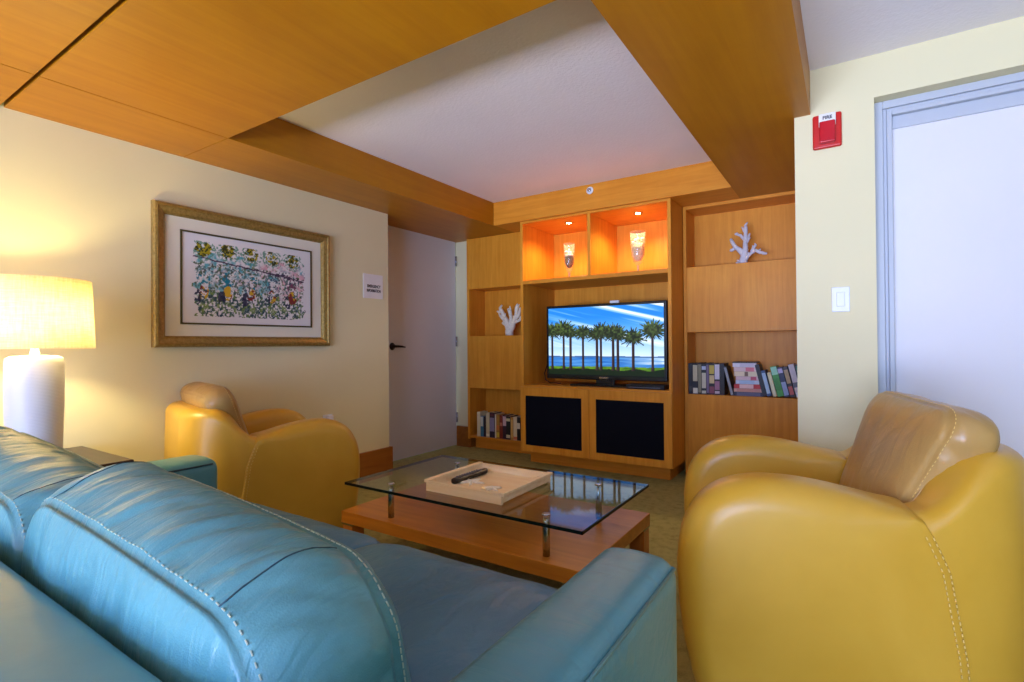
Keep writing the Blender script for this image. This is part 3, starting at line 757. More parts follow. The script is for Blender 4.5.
lb = [(-3.149, -3.110, .243, (222, 208, 168), [], 'cream paperback at the left end of the low shelf'),
      (-3.108, -3.073, .205, (70, 126, 150), [(.5, .97, (214, 214, 196))], 'teal and white paperback beside the cream end book'),
      (-3.071, -3.039, .200, (44, 34, 42), [], 'short black paperback between the teal one and a cream one'),
      (-3.037, -2.996, .243, (208, 194, 150), [(.05, .14, (236, 226, 190))], 'wide cream paperback right of the short black one'),
      (-2.994, -2.937, .246, (50, 38, 52), [(.25, .8, (140, 132, 160)), (.86, .97, (90, 40, 50))], 'thick dark purple paperback with pale lettering'),
      (-2.934, -2.916, .236, (220, 208, 180), [], 'narrow cream paperback after the thick purple one'),
      (-2.914, -2.877, .233, (176, 128, 46), [(.05, .25, (214, 186, 60)), (.35, .55, (206, 120, 50))], 'ochre and yellow paperback on the low shelf'),
      (-2.874, -2.841, .224, (138, 54, 34), [(.55, .7, (200, 120, 90))], 'rust red paperback on the low shelf'),
      (-2.839, -2.799, .232, (60, 36, 48), [(.55, .95, (206, 176, 180))], 'dark paperback with a pink upper spine on the low shelf'),
      (-2.796, -2.749, .226, (34, 34, 26), [(.06, .2, (200, 190, 150)), (.78, .9, (210, 200, 150))], 'black paperback with cream bands at top and foot'),
      (-2.746, -2.718, .216, (196, 140, 60), [(.1, .9, (214, 170, 90))], 'golden orange paperback on the low shelf'),
      (-2.716, -2.673, .222, (226, 208, 164), [(.02, .15, (210, 120, 80))], 'cream paperback with an orange foot near the cabinet'),
      (-2.671, -2.635, .224, (30, 24, 22), [(.5, .75, (210, 206, 180))], 'black paperback with a white mark beside the cabinet edge')]
for k, (a, b, h, c, bands, lab) in enumerate(lb):
    book(((a + b) / 2, YF + 0.020 + 0.003 * (k % 3), 0.132), b - a, h, 0.13 + 0.01 * (k % 2), c, bands, lab, DL)

# ------------------------------------------------------------------ coffee table
R0 = (-1.38, 1.95, 0)
r = root('coffee_table', R0, 'low cherry wood coffee table with a clear glass top on steel posts', 'table')
WX0, WX1, WY0, WY1, WZ = -2.03, -0.775, 1.615, 2.345, 0.268
link('lower_shelf', B(WX0, WX1, WY0, WY1, WZ - 0.055, WZ), M['table'], r, 0.0025, 2, R0)
for sx in (0, 1):
    for sy in (0, 1):
        xa = WX0 + 0.004 if sx == 0 else WX1 - 0.074; ya = WY0 + 0.004 if sy == 0 else WY1 - 0.074
        lg = link('leg', B(xa, xa + 0.07, ya, ya + 0.07, 0, WZ - 0.062), M['tablez'], r, 0.002, 1, R0)
        link('steel_spacer', B(xa - 0.003, xa + 0.073, ya - 0.003, ya + 0.073, WZ - 0.0625, WZ - 0.0555), M['steel'], lg, 0, 1, R0)
GX0, GX1, GY0, GY1, GZ = -1.965, -0.755, 1.583, 2.272, 0.42
link('glass_top', B(GX0 + 0.003, GX1 - 0.003, GY0 + 0.003, GY1 - 0.003, GZ - 0.012, GZ), M['glass'], r, 0, 1, R0)
link('glass_edge', B((GX0, GX0 + 0.003, GY0, GY1, GZ - 0.012, GZ), (GX1 - 0.003, GX1, GY0, GY1, GZ - 0.012, GZ),
                     (GX0, GX1, GY0, GY0 + 0.003, GZ - 0.012, GZ), (GX0, GX1, GY1 - 0.003, GY1, GZ - 0.012, GZ)), M['glassedge'], r, 0, 1, R0)
for x, y in ((-1.755, 1.672), (-0.945, 1.672), (-0.945, 2.152), (-1.755, 2.152)):
    bm = BM(); lathe(bm, [(0.014, WZ), (0.014, GZ - 0.030), (0.011, GZ - 0.026), (0.011, GZ - 0.0125)], 20, (x, y, 0))
    po = link('post', bm, M['steel'], r, off=R0)
    bm = BM(); lathe(bm, [(0.016, GZ), (0.016, GZ + 0.003), (0.012, GZ + 0.005)], 20, (x, y, 0))
    link('post_cap', bm, M['steel'], po, off=R0)

# tray on the table
R0 = (-1.345, 1.875, GZ)
r = root('serving_tray', R0, 'pale birch serving tray with lipped edges on the glass table top', 'tray')
tx0, tx1, ty0, ty1 = -1.555, -1.135, 1.675, 2.075
link('tray_bottom', B(tx0 + 0.016, tx1 - 0.016, ty0 + 0.012, ty1 - 0.012, GZ + 0.004, GZ + 0.012), M['tray'], r, 0, 1, R0)
for y in (ty0, ty1 - 0.014):
    link('long_side', B(tx0 + 0.012, tx1 - 0.012, y, y + 0.014, GZ, GZ + 0.034), M['tray'], r, 0.0015, 2, R0)
    bm = BM()
for x in (tx0, tx1 - 0.026):
    link('handle_rail', B(x, x + 0.026, ty0, ty1, GZ + 0.0345, GZ + 0.048), M['tray'], r, 0.002, 2, R0)
for x in (tx0 + 0.012, tx1 - 0.024):
    link('short_side', B(x, x + 0.012, ty0 + 0.0145, ty1 - 0.0145, GZ + 0.008, GZ + 0.034), M['tray'], r, 0.001, 1, R0)
for y in (ty0, ty1 - 0.014):
    link('top_lip', B(tx0 + 0.027, tx1 - 0.027, y, y + 0.014, GZ + 0.0345, GZ + 0.044), M['tray'], r, 0.0015, 1, R0)

# remote control
r = root('remote_control', (-1.475, 1.900, GZ + 0.012), 'black remote control lying in the birch tray', 'remote control', rz=radians(5))
r.rotation_euler = (0, 0, radians(-1))
bm = BM()
grid = []
n = 22
for i in range(n + 1):
    t = i / n; y = -0.118 + 0.236 * t
    w = 0.024 * (1 - 0.12 * sin(pi * t)) * (min(1, 6 * t + 0.35) ** .5) * (min(1, 6 * (1 - t) + 0.35) ** .5)
    grid.append([(w * cos(a) * (1 if abs(cos(a)) < .9 else 1), y, 0.013 + 0.012 * (abs(sin(a)) ** .6) * (1 if sin(a) > 0 else -1)) for a in [2 * pi * k / 20 for k in range(20)]])
V = grid_surf(bm, grid, True); bm.faces.new(V[0][::-1]); bm.faces.new(V[-1])
link('remote_body', bm, M['black'], r)
bm = BM()
for i in range(9):
    for j in range(3):
        box(bm, -0.015 + j * 0.012, -0.008 + j * 0.012, -0.085 + i * 0.018, -0.075 + i * 0.018, 0.0235, 0.0265)
link('buttons', bm, M['grey'], r, 0.001, 1)

# starfish
def starfish(loc, rz, R_, label):
    bm = BM(); top = []; bot = []
    n = 5
    for k in range(n * 8):
        a = 2 * pi * k / (n * 8); m_ = abs(((k % 8) - 4) / 4)      # 1 at arm tip
        rr = R_ * (0.16 + 0.84 * m_ ** 2.6)
        top.append((rr * cos(a), rr * sin(a)))
    rows = []
    for s, h in ((1.0, 0.0), (1.04, 0.004), (0.85, 0.0085), (0.45, 0.012), (0.02, 0.014)):
        rows.append([(x * s, y * s, h) for x, y in top])
    V = grid_surf(bm, rows, True); bm.faces.new(V[0][::-1]); bm.faces.new(V[-1])
    o = link('starfish', bm, M['coral'], smooth=True); o.location = loc; o.rotation_euler = (0, 0, rz)
    tag(o, label, 'starfish'); return o
starfish((-1.425, 1.845, GZ + 0.012), 0.2, 0.062, 'larger dried starfish beside the remote control in the tray')
starfish((-1.285, 1.805, GZ + 0.012), 0.9, 0.045, 'smaller dried starfish near the front right corner of the tray')

# ------------------------------------------------------------------ cushions
def rrect(t, a, b, rc):
    """point & outward normal on a rounded rectangle, t in [0,1), half sizes a,b; starts mid bottom"""
    segs = [('l', (0, -b), (a - rc, -b)), ('c', (a - rc, -b + rc), -pi / 2), ('l', (a, -b + rc), (a, b - rc)), ('c', (a - rc, b - rc), 0),
            ('l', (a - rc, b), (-a + rc, b)), ('c', (-a + rc, b - rc), pi / 2), ('l', (-a, b - rc), (-a, -b + rc)), ('c', (-a + rc, -b + rc), pi), ('l', (-a + rc, -b), (0, -b))]
    L = [math.hypot(s[2][0] - s[1][0], s[2][1] - s[1][1]) if s[0] == 'l' else pi / 2 * rc for s in segs]
    T = sum(L); d = (t % 1.0) * T
    for s, l in zip(segs, L):
        if d <= l or s is segs[-1]:
            k = min(1, d / l) if l else 0
            if s[0] == 'l':
                dx, dy = (s[2][0] - s[1][0]) / max(l, 1e-6), (s[2][1] - s[1][1]) / max(l, 1e-6)
                return (s[1][0] + dx * d, s[1][1] + dy * d), (dy, -dx)
            a0 = s[2] + k * pi / 2
            return (s[1][0] + rc * cos(a0), s[1][1] + rc * sin(a0)), (cos(a0), sin(a0))
        d -= l

class Cushion:
    """boxed cushion: outline in local (x,z), faces at y=-d (back) and y=+d (front), strip between"""
    def __init__(s, a, b, d, rc, puff_back, puff_front, strip=0.012, wr=0.0, warp=None, seed=1, groove=0.005, asym=0.0):
        s.__dict__.update(a=a, b=b, d=d, rc=rc, pb=puff_back, pf=puff_front, strip=strip, wr=wr, warp=warp or (lambda p: p), seed=seed, groove=groove, asym=asym)
    def face(s, t, q, side):
        (x, z), (nx, nz) = rrect(t, s.a, s.b, s.rc)
        pf = (s.pf if side > 0 else s.pb)
        k = 1 - q
        X, Z = x * q, z * q
        edge = (1 - q ** 5) ; bulge = pf * (edge ** 0.62) * (1 - 0.35 * q * q)
        y = side * (s.d + bulge)
        if s.asym and side > 0: y += -s.asym * Z * bulge / max(pf, 1e-4)
        if s.wr:
            y += side * s.wr * 1.3 * (fbm(X * 16 + 9, Z * 5 + s.seed, s.seed) - 0.5) * min(1, k * 5)
        return s.warp(Vector((X, y, Z)))
    def strip_pt(s, t, w):
        (x, z), (nx, nz) = rrect(t, s.a, s.b, s.rc)
        k = sin(pi * w)
        off = s.strip * k ** 0.7
        if s.wr:
            arc = t * 2 * (s.a + s.b) * 2
            f = fbm(arc * 22 + w * 1.6, w * 1.2 + 4, s.seed) - 0.5
            off += s.wr * 1.6 * f * min(1, k * 2.5)
        return s.warp(Vector((x + nx * off, -s.d + 2 * s.d * w, z + nz * off)))
    def build(s, bm, nt=220, nq=14, nw=16):
        ts = [i / nt for i in range(nt)]
        rows = []
        for i in range(nq + 1):
            q = 0.02 + 0.98 * (i / nq) ** 0.6
            if i == nq: q = 0.985
            rows.append([s.face(t, q, -1) for t in ts])
        def seam(side, w):
            r_ = []
            for t in ts:
                (x, z), (nx, nz) = rrect(t, s.a, s.b, s.rc)
                g_ = s.groove
                r_.append(s.warp(Vector((x - nx * g_, side * (s.d - 0.001), z - nz * g_))))
            return r_
        rows.append(seam(-1, 0))
        for i in range(nw + 1):
            w = 0.03 + 0.94 * i / nw
            rows.append([s.strip_pt(t, w) for t in ts])
        rows.append(seam(1, 1))
        for i in range(nq, -1, -1):
            q = 0.02 + 0.98 * (i / nq) ** 0.6
            if i == nq: q = 0.985
            rows.append([s.face(t, q, 1) for t in ts])
        V = grid_surf(bm, rows, True)
        bm.faces.new(V[0][::-1]).smooth = True; bm.faces.new(V[-1]).smooth = True
        return bm
    def stitches(s, bm, fn, t0, t1, step=0.012, length=0.0060, wid=0.0014, lift=0.0006, per=None, outn=None):
        per = 2 * pi * s.rc + 4 * (s.a + s.b) - 8 * s.rc
        n = int(abs(t1 - t0) * per / step)
        for i in range(n):
            t = t0 + (t1 - t0) * i / n; dt = length / per
            p0, p1 = fn(t), fn(t + dt)
            d_ = (p1 - p0)
            if d_.length < 1e-6: continue
            cen = s.warp(Vector((0, 0, 0)))
            # approximate outward normal
            e = 0.004
            nrm = outn(t).normalized()
            tdir = d_.normalized(); side = tdir.cross(nrm).normalized(); nrm = side.cross(tdir)
            mt = Matrix((tdir, side, nrm)).transposed()
            obox(bm, (p0 + p1) / 2 + nrm * lift, (d_.length, wid, wid * 0.9), mt)

def warp_tr(tr, extra=None):
    def f(p):
        if extra: p = extra(p)
        return tr @ p
    return f

# ------------------------------------------------------------------ sofa
SX0s, SX1s = -2.37, -0.305
SY0, SY1 = 0.055, 1.115
R0 = (-1.34, 0.58, 0)
sofa = root('sofa', R0, 'large teal leather sofa in the foreground facing the television', 'sofa')
AH = 0.592
def arm(xa, xb):
    bm = BM()
    prof = []
    # rounded box: cross-section in (x,z) swept along y with rounded front end
    n = 10; rc = 0.034
    rows = []
    ys = [SY0 + 0.02] + [SY0 + 0.02 + (SY1 - SY0 - 0.02 - rc) * i / 26 for i in range(1, 27)] + [SY1 - rc + rc * sin(a) for a in [pi / 2 * i / 6 for i in range(1, 7)]]
    for j, y in enumerate(ys):
        ins = 0 if y <= SY1 - rc else rc - math.sqrt(max(0, rc * rc - (y - SY1 + rc) ** 2))
        row = []
        for t in [i / 96 for i in range(96)]:
            (x, z), nn = rrect(t, (xb - xa) / 2 - ins, (AH - 0.06) / 2 - ins, max(0.004, rc - ins * 0.6))
            z += 0.06 + (AH - 0.06) / 2
            if nn[1] > 0.3:
                z += 0.010 * (1 - (2 * x / (xb - xa)) ** 2) * nn[1]
                z += 0.006 * (fbm(y * 34, x * 5, 3) - 0.5) * nn[1]
            row.append(((xa + xb) / 2 + x, y, z))
        rows.append(row)
    V = grid_surf(bm, rows, True); bm.faces.new(V[0][::-1]); bm.faces.new(V[-1]).smooth = True
    return bm
def arm_stitch(xa, xb, xs):
    bm = BM()
    for x in xs:
        y = SY0 + 0.2
        while y < SY1 - 0.03:
            obox(bm, (x, y, AH + 0.0035), (0.0022, 0.0075, 0.002)); y += 0.0135
    return bm
a1 = link('arm', arm(-0.478, SX1s), M['teala'], sofa, off=R0)
bm = BM(); tube(bm, [(SX1s - 0.003, SY0 + 0.1, AH - 0.012), (SX1s - 0.003, SY1 - 0.03, AH - 0.012)], 0.0035, 8)
tube(bm, [(SX1s - 0.004, SY1 - 0.03, AH - 0.012), (SX1s - 0.022, SY1 - 0.006, AH - 0.02), (-0.36, SY1 - 0.002, AH - 0.022), (-0.44, SY1 - 0.004, AH - 0.022)], 0.0035, 8)
link('piping', bm, M['teal'], a1, off=R0)
a2 = link('arm', arm(SX0s, -2.15), M['teala'], sofa, off=R0)
bm = BM(); tube(bm, [(-2.153, SY0 + 0.1, AH - 0.012), (-2.153, SY1 - 0.03, AH - 0.012)], 0.0035, 8)
link('piping', bm, M['seamd'], a2, off=R0)
link('base', B(SX0s + 0.05, SX1s - 0.05, SY0 + 0.05, SY1 - 0.06, 0.05, 0.27), M['teal'], sofa, 0.015, 3, R0)
for x in (SX0s + 0.06, SX1s - 0.14):
    for y in (SY0 + 0.06, SY1 - 0.13):
        link('leg', B(x, x + 0.07, y, y + 0.07, 0, 0.06), M['darkwood'], sofa, 0.003, 1, R0)
# back frame with a rounded top
bm = BM(); rows = []
prof = []
BZ = 0.705
for a in [pi * i / 14 for i in range(15)]:
    prof.append((0.155 - 0.095 * cos(pi - a) * -1, BZ - 0.05 + 0.05 * sin(a)))
prof = [(0.262, 0.10)] + [(0.237 + 0.025 * cos(a), BZ - 0.025 + 0.025 * sin(a)) for a in [pi / 2 * i / 6 for i in range(7)]] + [(0.19, BZ + 0.002)] + [(0.145 - 0.095 * sin(a), BZ - 0.085 + 0.085 * cos(a)) for a in [pi / 2 * i / 12 for i in range(13)]] + [(0.04, 0.35), (0.05, 0.10)]
for i in range(41):
    x = SX0s + 0.005 + (SX1s - SX0s - 0.01) * i / 40
    rows.append([(x, y, z + 0.003 * (fbm(x * 7, y * 20, 2) - 0.5)) for y, z in prof])
V = grid_surf(bm, rows, True); bm.faces.new(V[0][::-1]); bm.faces.new(V[-1])
bf = link('back_frame', bm, M['teal'], sofa, off=R0)
bm = BM(); tube(bm, [(-1.30, 0.235, BZ - 0.018), (-1.30, 0.20, BZ + 0.0005), (-1.30, 0.15, BZ + 0.002), (-1.30, 0.09, BZ - 0.012), (-1.30, 0.058, BZ - 0.05), (-1.30, 0.04, 0.35)], 0.003, 6)
link('seam', bm, M['seamd'], bf, off=R0)
# seat cushions
def seat_cushion(cx, hw, seed):
    tr = Matrix.Translation((cx, 0.70, 0.335)) @ Matrix.Rotation(radians(-90), 4, 'X')   # local y -> world z... (x,z)-> (x,-y)
    tr = Matrix(((1, 0, 0, cx), (0, 0, 1, 0.735), (0, 1, 0, 0.388), (0, 0, 0, 1)))
    def ex(p):
        q = p.copy()
        if q.y > 0 and q.z > 0: q.y -= 0.10 * max(0, q.z - 0.28) ** 1.3 * 3
        return q
    c = Cushion(hw, 0.432, 0.058, 0.07, 0.004, 0.048, 0.012, wr=0.010, warp=warp_tr(tr, ex), seed=seed)
    return c
for cx, hw, sd in ((-0.835, 0.353, 4), (-1.815, 0.333, 9)):
    pass
sc1 = seat_cushion(-0.855, 0.372, 4); link('seat_cushion', sc1.build(BM()), M['teals'], sofa, off=R0)
sc2 = seat_cushion(-1.690, 0.455, 9); link('seat_cushion', sc2.build(BM()), M['teals'], sofa, off=R0)
# back cushions (boxed, double stitched)
def back_cushion(cx, hw, seed, crown=0.010):
    tr = Matrix.Translation((cx, 0.376, 0.592)) @ Matrix.Rotation(radians(-3), 4, 'X')
    def ex(p):
        q = p.copy()
        k = 1 - (q.x / hw) ** 2
        if q.z > 0: q.z += crown * max(0, k) * (q.z / 0.2)
        # the top rolls down towards the back seam; the lower front is fuller than the top
        if q.z > 0 and q.y < 0.05: q.z -= 0.022 * min(1, (0.05 - q.y) / 0.13) * min(1, q.z / 0.15)
        if q.y > 0: q.y += 0.16 * max(0, 0.15 - q.z) * (q.y / 0.09)
        q.x += 0.05 * (0.2 - q.z) * q.x / hw * 0.6
        q.z -= 0.026 * q.x / hw * max(0, q.z) / 0.19
        return q
    return Cushion(hw, 0.195, 0.086, 0.105, 0.026, 0.105, 0.024, wr=0.011, warp=warp_tr(tr, ex), seed=seed, groove=0.006)
def add_cushion(cx, hw, seed):
    c = back_cushion(cx, hw, seed)
    o = link('back_cushion', c.build(BM(), nt=360, nq=16, nw=18), M['tealc'], sofa, off=R0)
    bm = BM()
    def nf(t, side):
        (x, z), (nx, nz) = rrect(t, c.a, c.b, c.rc)
        return Vector((nx, side * 0.9, nz))
    # double row on the back seam, single on the front seam
    c.stitches(bm, lambda t: c.strip_pt(t, 0.045), 0.14, 0.86, outn=lambda t: nf(t, -0.4))
    c.stitches(bm, lambda t: c.face(t, 0.985, 1), 0.10, 0.90, outn=lambda t: nf(t, 0.9), length=0.008, wid=0.0019)
    link('stitching', bm, M['stitch'], o, off=R0)
    # cross seams where the top strip meets the side strips
    bm = BM()
    per = 2 * pi * c.rc + 4 * (c.a + c.b) - 8 * c.rc
    for t in ((c.a - c.rc + pi * c.rc * 0.97 + 2 * (c.b - c.rc)) / per,):
        for tt in (t, 1 - t):
            bm = BM()
            tube(bm, [c.strip_pt(tt, w) for w in [0.04 + 0.92 * i / 12 for i in range(13)]], 0.0014, 6)
            link('seam', bm, M['seamd'], o, off=R0)
add_cushion(-0.862, 0.362, 21)
add_cushion(-1.700, 0.448, 33)

# ------------------------------------------------------------------ armchairs
def armchair(loc, rz, label):
    r = root('armchair', loc, label, 'armchair', 'mustard leather club armchairs', rz=rz)
    prof = [(0.095, 0.03), (0.125, 0.12), (0.15, 0.25), (0.160, 0.38), (0.158, 0.47), (0.140, 0.545), (0.105, 0.605), (0.055, 0.648), (0.0, 0.670), (-0.06, 0.680),
            (-0.13, 0.680), (-0.21, 0.672), (-0.29, 0.656), (-0.36, 0.640), (-0.42, 0.632), (-0.47, 0.50), (-0.50, 0.30), (-0.52, 0.03)]
    T = 0.185
    def arm_rows(sgn):
        rows = []
        # smooth the profile
        P = []
        for i in range(len(prof) - 1):
            a, b = Vector(prof[i]), Vector(prof[i + 1])
            for k in range(3): P.append(a.lerp(b, k / 3))
        P.append(Vector(prof[-1]))
        for _ in range(2):
            P = [P[0]] + [(P[i - 1] + P[i] * 2 + P[i + 1]) / 4 if 1 < i < 44 else P[i] for i in range(1, len(P) - 1)] + [P[-1]]
        cen = Vector((-0.17, 0.30))
        nrm = []
        for i in range(len(P)):
            t = (P[min(i + 1, len(P) - 1)] - P[max(0, i - 1)]).normalized()
            nrm.append(Vector((t.y, -t.x)))
        xo = 0.425; R_ = 0.075
        # from outside centre, round over, to the inside
        secs = [(-0.9, 0)]
        steps = []
        for k in range(9):
            a = pi / 2 * k / 8; steps.append((R_ * (1 - sin(pi / 2 - a)) if False else R_ - R_ * sin(a), R_ - R_ * cos(a)))  # (inset, xfromouter)
        outer = [(ins, xo - xx) for ins, xx in steps]
        Ri = 0.065
        inner = [(Ri - Ri * cos(a), xo - T + Ri - Ri * sin(a)) for a in [pi / 2 * k / 8 for k in range(9)]]
        seq = [(R_, xo + 0.003, 0.2), (R_, xo + 0.003, 0.6), (R_, xo + 0.001, 0.93)] + [(i_, x_, 1) for i_, x_ in outer + inner] + \
              [(Ri, xo - T - 0.001, 0.8), (Ri, xo - T - 0.001, 0.4)]
        for ins, x, sc_ in seq:
            row = []
            for i_, (q, n_) in enumerate(zip(P, nrm)):
                fk = max(0.12, min(1.0, (43 - i_) / 8))
                e = cen + (q - n_ * min(ins, 0.075) * fk - cen) * sc_
                if sc_ == 1: e.y = max(0.03, e.y)
                row.append((sgn * x, e.x, e.y))
            rows.append(row)
        return rows, P
    for sgn in (1, -1):
        bm = BM(); rows, P = arm_rows(sgn)
        # flip the normal if necessary: profile runs front->top->back, outward is +y/+z
        V = grid_surf(bm, rows, True)
        bm.faces.new(V[0]); bm.faces.new(V[-1][::-1])
        a = link('arm', bm, M['must'], r)
        for off_ in (0.010, 0.024):
            bm = BM()
            for i in range(43, len(P) - 1):
                q0, q1 = P[i], P[i + 1]
                L_ = (q1 - q0).length; nn = max(1, int(L_ / 0.013)); d = (q1 - q0).normalized()
                for k in range(nn):
                    c = q0.lerp(q1, (k + 0.5) / nn)
                    yy, zz = c.x + off_ , c.y
                    if zz > 0.585: continue
                    ang = math.atan2(d.y, d.x)
                    obox(bm, (sgn * 0.4286, yy, zz), (0.0022, 0.0075, 0.0022), Matrix.Rotation(ang, 3, 'X'))
            link('stitching', bm, M['stitchm'], a)
    # U shaped back shell
    bm = BM(); rows = []
    W = 0.420; Rc = 0.27; yb = -0.705; ys = -0.40
    path = []
    for i in range(8): path.append((W, ys + (yb + Rc - ys) * i / 8, 1, 0))
    for i in range(17):
        a = pi / 2 * i / 16; path.append((W - Rc + Rc * cos(a), yb + Rc - Rc * sin(a), cos(a), -sin(a)))
    for i in range(1, 10): path.append(((W - Rc) * (1 - i / 10), yb, 0, -1))
    path.append((0, yb, 0, -1))
    full = path + [(-x, y, -nx, ny) for x, y, nx, ny in path[-2::-1]]
    Tk = 0.165; R_ = 0.05
    for x, y, nx, ny in full:
        u = (ys - y) / (ys - yb)
        e = max(0, min(1, (u - 0.0) / 0.72)); e = e * e * (3 - 2 * e)
        h = 0.628 + 0.148 * e
        row = []
        seq = [(0, 0.04), (0.0, 0.3)] + [(R_ - R_ * cos(a), h - R_ + R_ * sin(a)) for a in [pi / 2 * k / 6 for k in range(7)]] + \
              [(Tk - R_ + R_ * sin(a), h - R_ + R_ * cos(a) - 0.004) for a in [pi / 2 * k / 6 for k in range(7)]] + [(Tk, 0.3), (Tk, 0.2)]
        for d, z in seq:
            bul = -0.014 * sin(pi * min(1, z / h)) * max(0, min(1, (u - 0.42) * 3)) if d < 0.03 else 0
            row.append((x - nx * (d + bul), y - ny * (d + bul), z))
        rows.append(row)
    V = grid_surf(bm, rows); bm.faces.new(V[0][::-1]); bm.faces.new(V[-1])
    bs = link('back_shell', bm, M['must'], r)
    # seam along the shell top
    bm = BM()
    top = [Vector(rw[11]) for rw in rows]
    tube(bm, [p_ + Vector((0, 0, 0.0005)) for p_ in top[6:-6]], 0.0028, 6)
    link('seam', bm, M['mustp'], bs)
    # seat
    link('base', B(-0.245, 0.245, -0.58, 0.10, 0.03, 0.29), M['must'], r, 0.03, 3)
    tr = Matrix(((1, 0, 0, 0), (0, 0, 1, -0.19), (0, 1, 0, 0.345), (0, 0, 0, 1)))
    c = Cushion(0.235, 0.335, 0.055, 0.07, 0.004, 0.04, 0.012, wr=0.004, warp=warp_tr(tr), seed=5)
    link('seat_cushion', c.build(BM(), nt=160), M['must'], r)
    # tall boxed back cushion, leaning
    tr = Matrix.Translation((0, -0.492, 0.645)) @ Matrix.Rotation(radians(21), 4, 'X')
    def ex(p):
        q = p.copy(); q.x *= 1 + 0.22 * (q.z / 0.23)
        return q
    c = Cushion(0.272, 0.222, 0.054, 0.080, 0.03, 0.045, 0.018, wr=0.006, warp=warp_tr(tr, ex), seed=12, groove=0.004)
    pc = link('back_cushion', c.build(BM(), nt=220), M['mustp'], r)
    bm = BM()
    def nf(t, side):
        (x, z), (nx, nz) = rrect(t, c.a, c.b, c.rc); return Vector((nx, side, nz))
    c.stitches(bm, lambda t: c.strip_pt(t, 0.93), 0.1, 0.9, outn=lambda t: nf(t, 0.4), wid=0.0016, length=0.006, step=0.012)
    link('stitching', bm, M['stitchm'], pc)
    for x in (-0.33, 0.33):
        for y in (0.02, -0.58):
            bm = BM(); lathe(bm, [(0.022, 0), (0.026, 0.035)], 16, (x, y, 0)); link('foot', bm, M['darkwood'], r)
    return r
armchair((-0.348, 1.900, 0), radians(90 + 13), 'mustard leather club armchair at the right, in front of the white door')
far = armchair((-2.640, 1.868, 0), radians(-14), 'mustard leather club armchair beside the left wall, under the picture')

far.scale = (0.94, 0.95, 0.985)

# ------------------------------------------------------------------ end table and lamp
R0 = (-2.80, 0.65, 0)
r = root('end_table', R0, 'dark wooden end table in the corner behind the far sofa arm', 'table')
link('table_top', B(-3.10, -2.53, 0.36, 0.955, 0.545, 0.580), M['darkwood'], r, 0.004, 2, R0)
link('apron', B(-3.07, -2.56, 0.39, 0.925, 0.47, 0.544), M['darkwood'], r, 0.002, 1, R0)
for x in (-3.08, -2.60):
    for y in (0.38, 0.885):
        link('leg', B(x, x + 0.05, y, y + 0.05, 0, 0.469), M['darkwood'], r, 0.002, 1, R0)
LX, LY = -2.78, 0.70
r = root('table_lamp', (LX, LY, 0.58), 'lit table lamp with cream linen drum shade and ribbed white ceramic base', 'lamp')
bm = BM(); lathe(bm, [(0.0, 0), (0.082, 0), (0.086, 0.006), (0.088, 0.10), (0.092, 0.22), (0.093, 0.34), (0.092, 0.415), (0.089, 0.432), (0.075, 0.440), (0.018, 0.444), (0.0, 0.444)], 64, cap=False)
link('lamp_body', bm, M['ceramic'], r)
bm = BM(); lathe(bm, [(0.014, 0.444), (0.017, 0.452), (0.013, 0.46), (0.013, 0.485), (0.009, 0.49), (0.009, 0.52)], 20)
link('lamp_neck', bm, M['plate'], r)
bm = BM(); lathe(bm, [(0.194, 0.470), (0.182, 0.752), (0.179, 0.752), (0.191, 0.470), (0.194, 0.470)], 72, cap=False)
sh = link('lamp_shade', bm, M['shade'], r)
bm = BM()
lathe(bm, [(0.011, 0.70), (0.014, 0.705), (0.008, 0.73), (0.0, 0.735)], 16, cap=False)
for k in range(3):
    a = 2 * pi * k / 3 + 0.3; tube(bm, [(0, 0, 0.715), (0.18 * cos(a), 0.18 * sin(a), 0.745)], 0.0015, 6)
tube(bm, [(0.009, 0, 0.51), (0.035, 0, 0.56), (0.04, 0, 0.64), (0.006, 0, 0.71)], 0.0015, 6)
tube(bm, [(-0.009, 0, 0.51), (-0.035, 0, 0.56), (-0.04, 0, 0.64), (-0.006, 0, 0.71)], 0.0015, 6)
link('harp', bm, M['steel'], sh)

# ------------------------------------------------------------------ lights
def add_light(kind, name, loc, energy, color, rot=(0, 0, 0), **kw):
    l = bpy.data.lights.new(name, kind); l.energy = energy; l.color = color
    for k, v in kw.items(): setattr(l, k, v)
    o = bpy.data.objects.new(name, l); o.location = loc; o.rotation_euler = rot; COL.objects.link(o); return o
add_light('POINT', 'lamp_bulb', (LX, LY, 0.58 + 0.60), 15, (1.0, 0.84, 0.42), shadow_soft_size=0.035)
for x, y in ((-2.03, 4.04), (-1.415, 4.06)):
    add_light('SPOT', 'niche_spot', (x, y, ZT - 0.035), 14, (1.0, 0.70, 0.36), (0, 0, 0), spot_size=radians(150), spot_blend=0.6, shadow_soft_size=0.02)
add_light('AREA', 'window_daylight', (-0.4, -3.18, 1.25), 134, (0.38, 0.53, 1.0), (radians(90), 0, 0), shape='RECTANGLE', size=2.8, size_y=1.5)
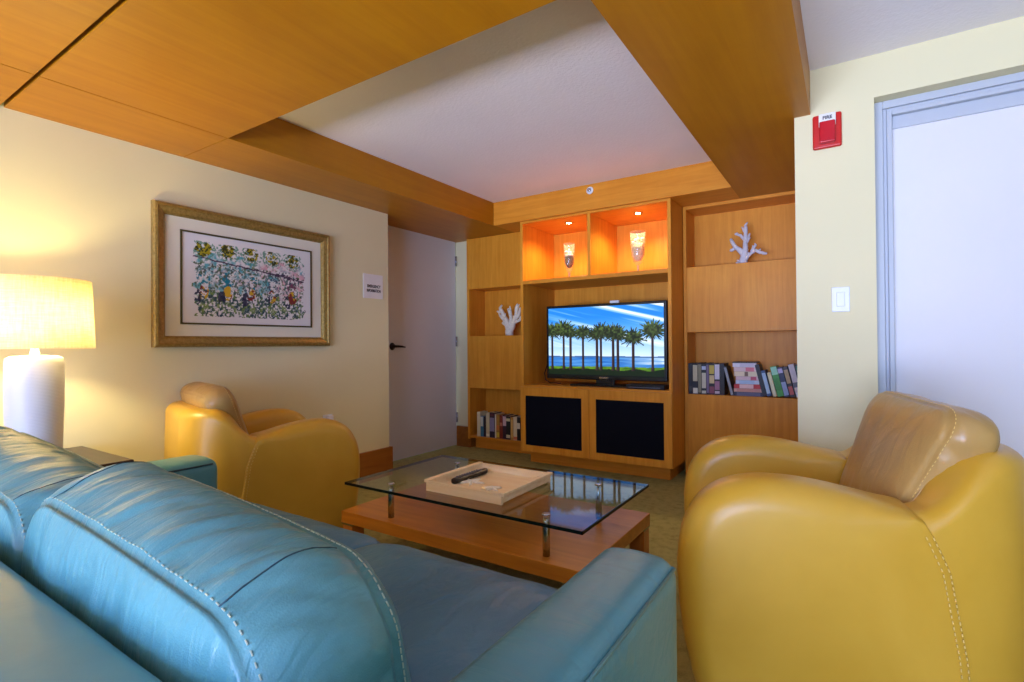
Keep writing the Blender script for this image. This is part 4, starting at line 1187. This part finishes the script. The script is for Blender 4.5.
# added upward light at the lower half of the window, brightening the ceiling
add_light('AREA', 'added_ceiling_uplight', (-0.9, -3.16, 0.40), 48, (0.74, 0.78, 1.0), (radians(118), 0, 0), shape='RECTANGLE', size=3.4, size_y=0.6, spread=radians(75))
# added floor lamp behind the camera, out of view, as warm fill
FX, FY = -1.6, -1.5
r = root('fill_floor_lamp', (FX, FY, 0), 'tall floor lamp with a cream drum shade, added behind the viewpoint as warm fill', 'lamp')
bm = BM(); lathe(bm, [(0.0, 0), (0.14, 0), (0.14, 0.015), (0.012, 0.03), (0.012, 1.45), (0.0, 1.45)], 32, cap=False); link('stand', bm, M['steel'], r)
bm = BM(); lathe(bm, [(0.23, 1.36), (0.20, 1.66), (0.197, 1.66), (0.227, 1.36), (0.23, 1.36)], 48, cap=False); link('lamp_shade', bm, M['shade'], r)
add_light('POINT', 'fill_lamp_bulb', (FX, FY, 1.52), 30, (1.0, 0.84, 0.44), shadow_soft_size=0.05)

w = bpy.data.worlds.new('World'); SC.world = w; w.use_nodes = True
bg = w.node_tree.nodes['Background']; bg.inputs['Color'].default_value = (0.45, 0.62, 1.0, 1); bg.inputs['Strength'].default_value = 1.5

# ------------------------------------------------------------------ camera
def cam():
    yaw, pit, rol = radians(33.082), radians(0.428), radians(-0.474)
    f = Vector((-sin(yaw) * cos(pit), cos(yaw) * cos(pit), sin(pit))); r = Vector((cos(yaw), sin(yaw), 0)); u = r.cross(f)
    c, s = cos(rol), sin(rol)
    R_, U_ = r * c + u * s, r * -s + u * c
    mw = Matrix((( R_.x, U_.x, -f.x, 0), (R_.y, U_.y, -f.y, 0), (R_.z, U_.z, -f.z, 1.05), (0, 0, 0, 1)))
    cd = bpy.data.cameras.new('camera'); cd.sensor_width = 36; cd.lens = 36 * 515.75 / 1024; cd.clip_start = 0.02
    o = bpy.data.objects.new('camera', cd); COL.objects.link(o); o.matrix_world = mw; SC.camera = o
cam()
vs = SC.view_settings
SC.display_settings.display_device = 'sRGB'
vs.view_transform = 'Standard'; vs.look = 'None'; vs.gamma = 1.0; vs.use_curve_mapping = False; vs.exposure = 0.54
SC.cycles.use_denoising = True
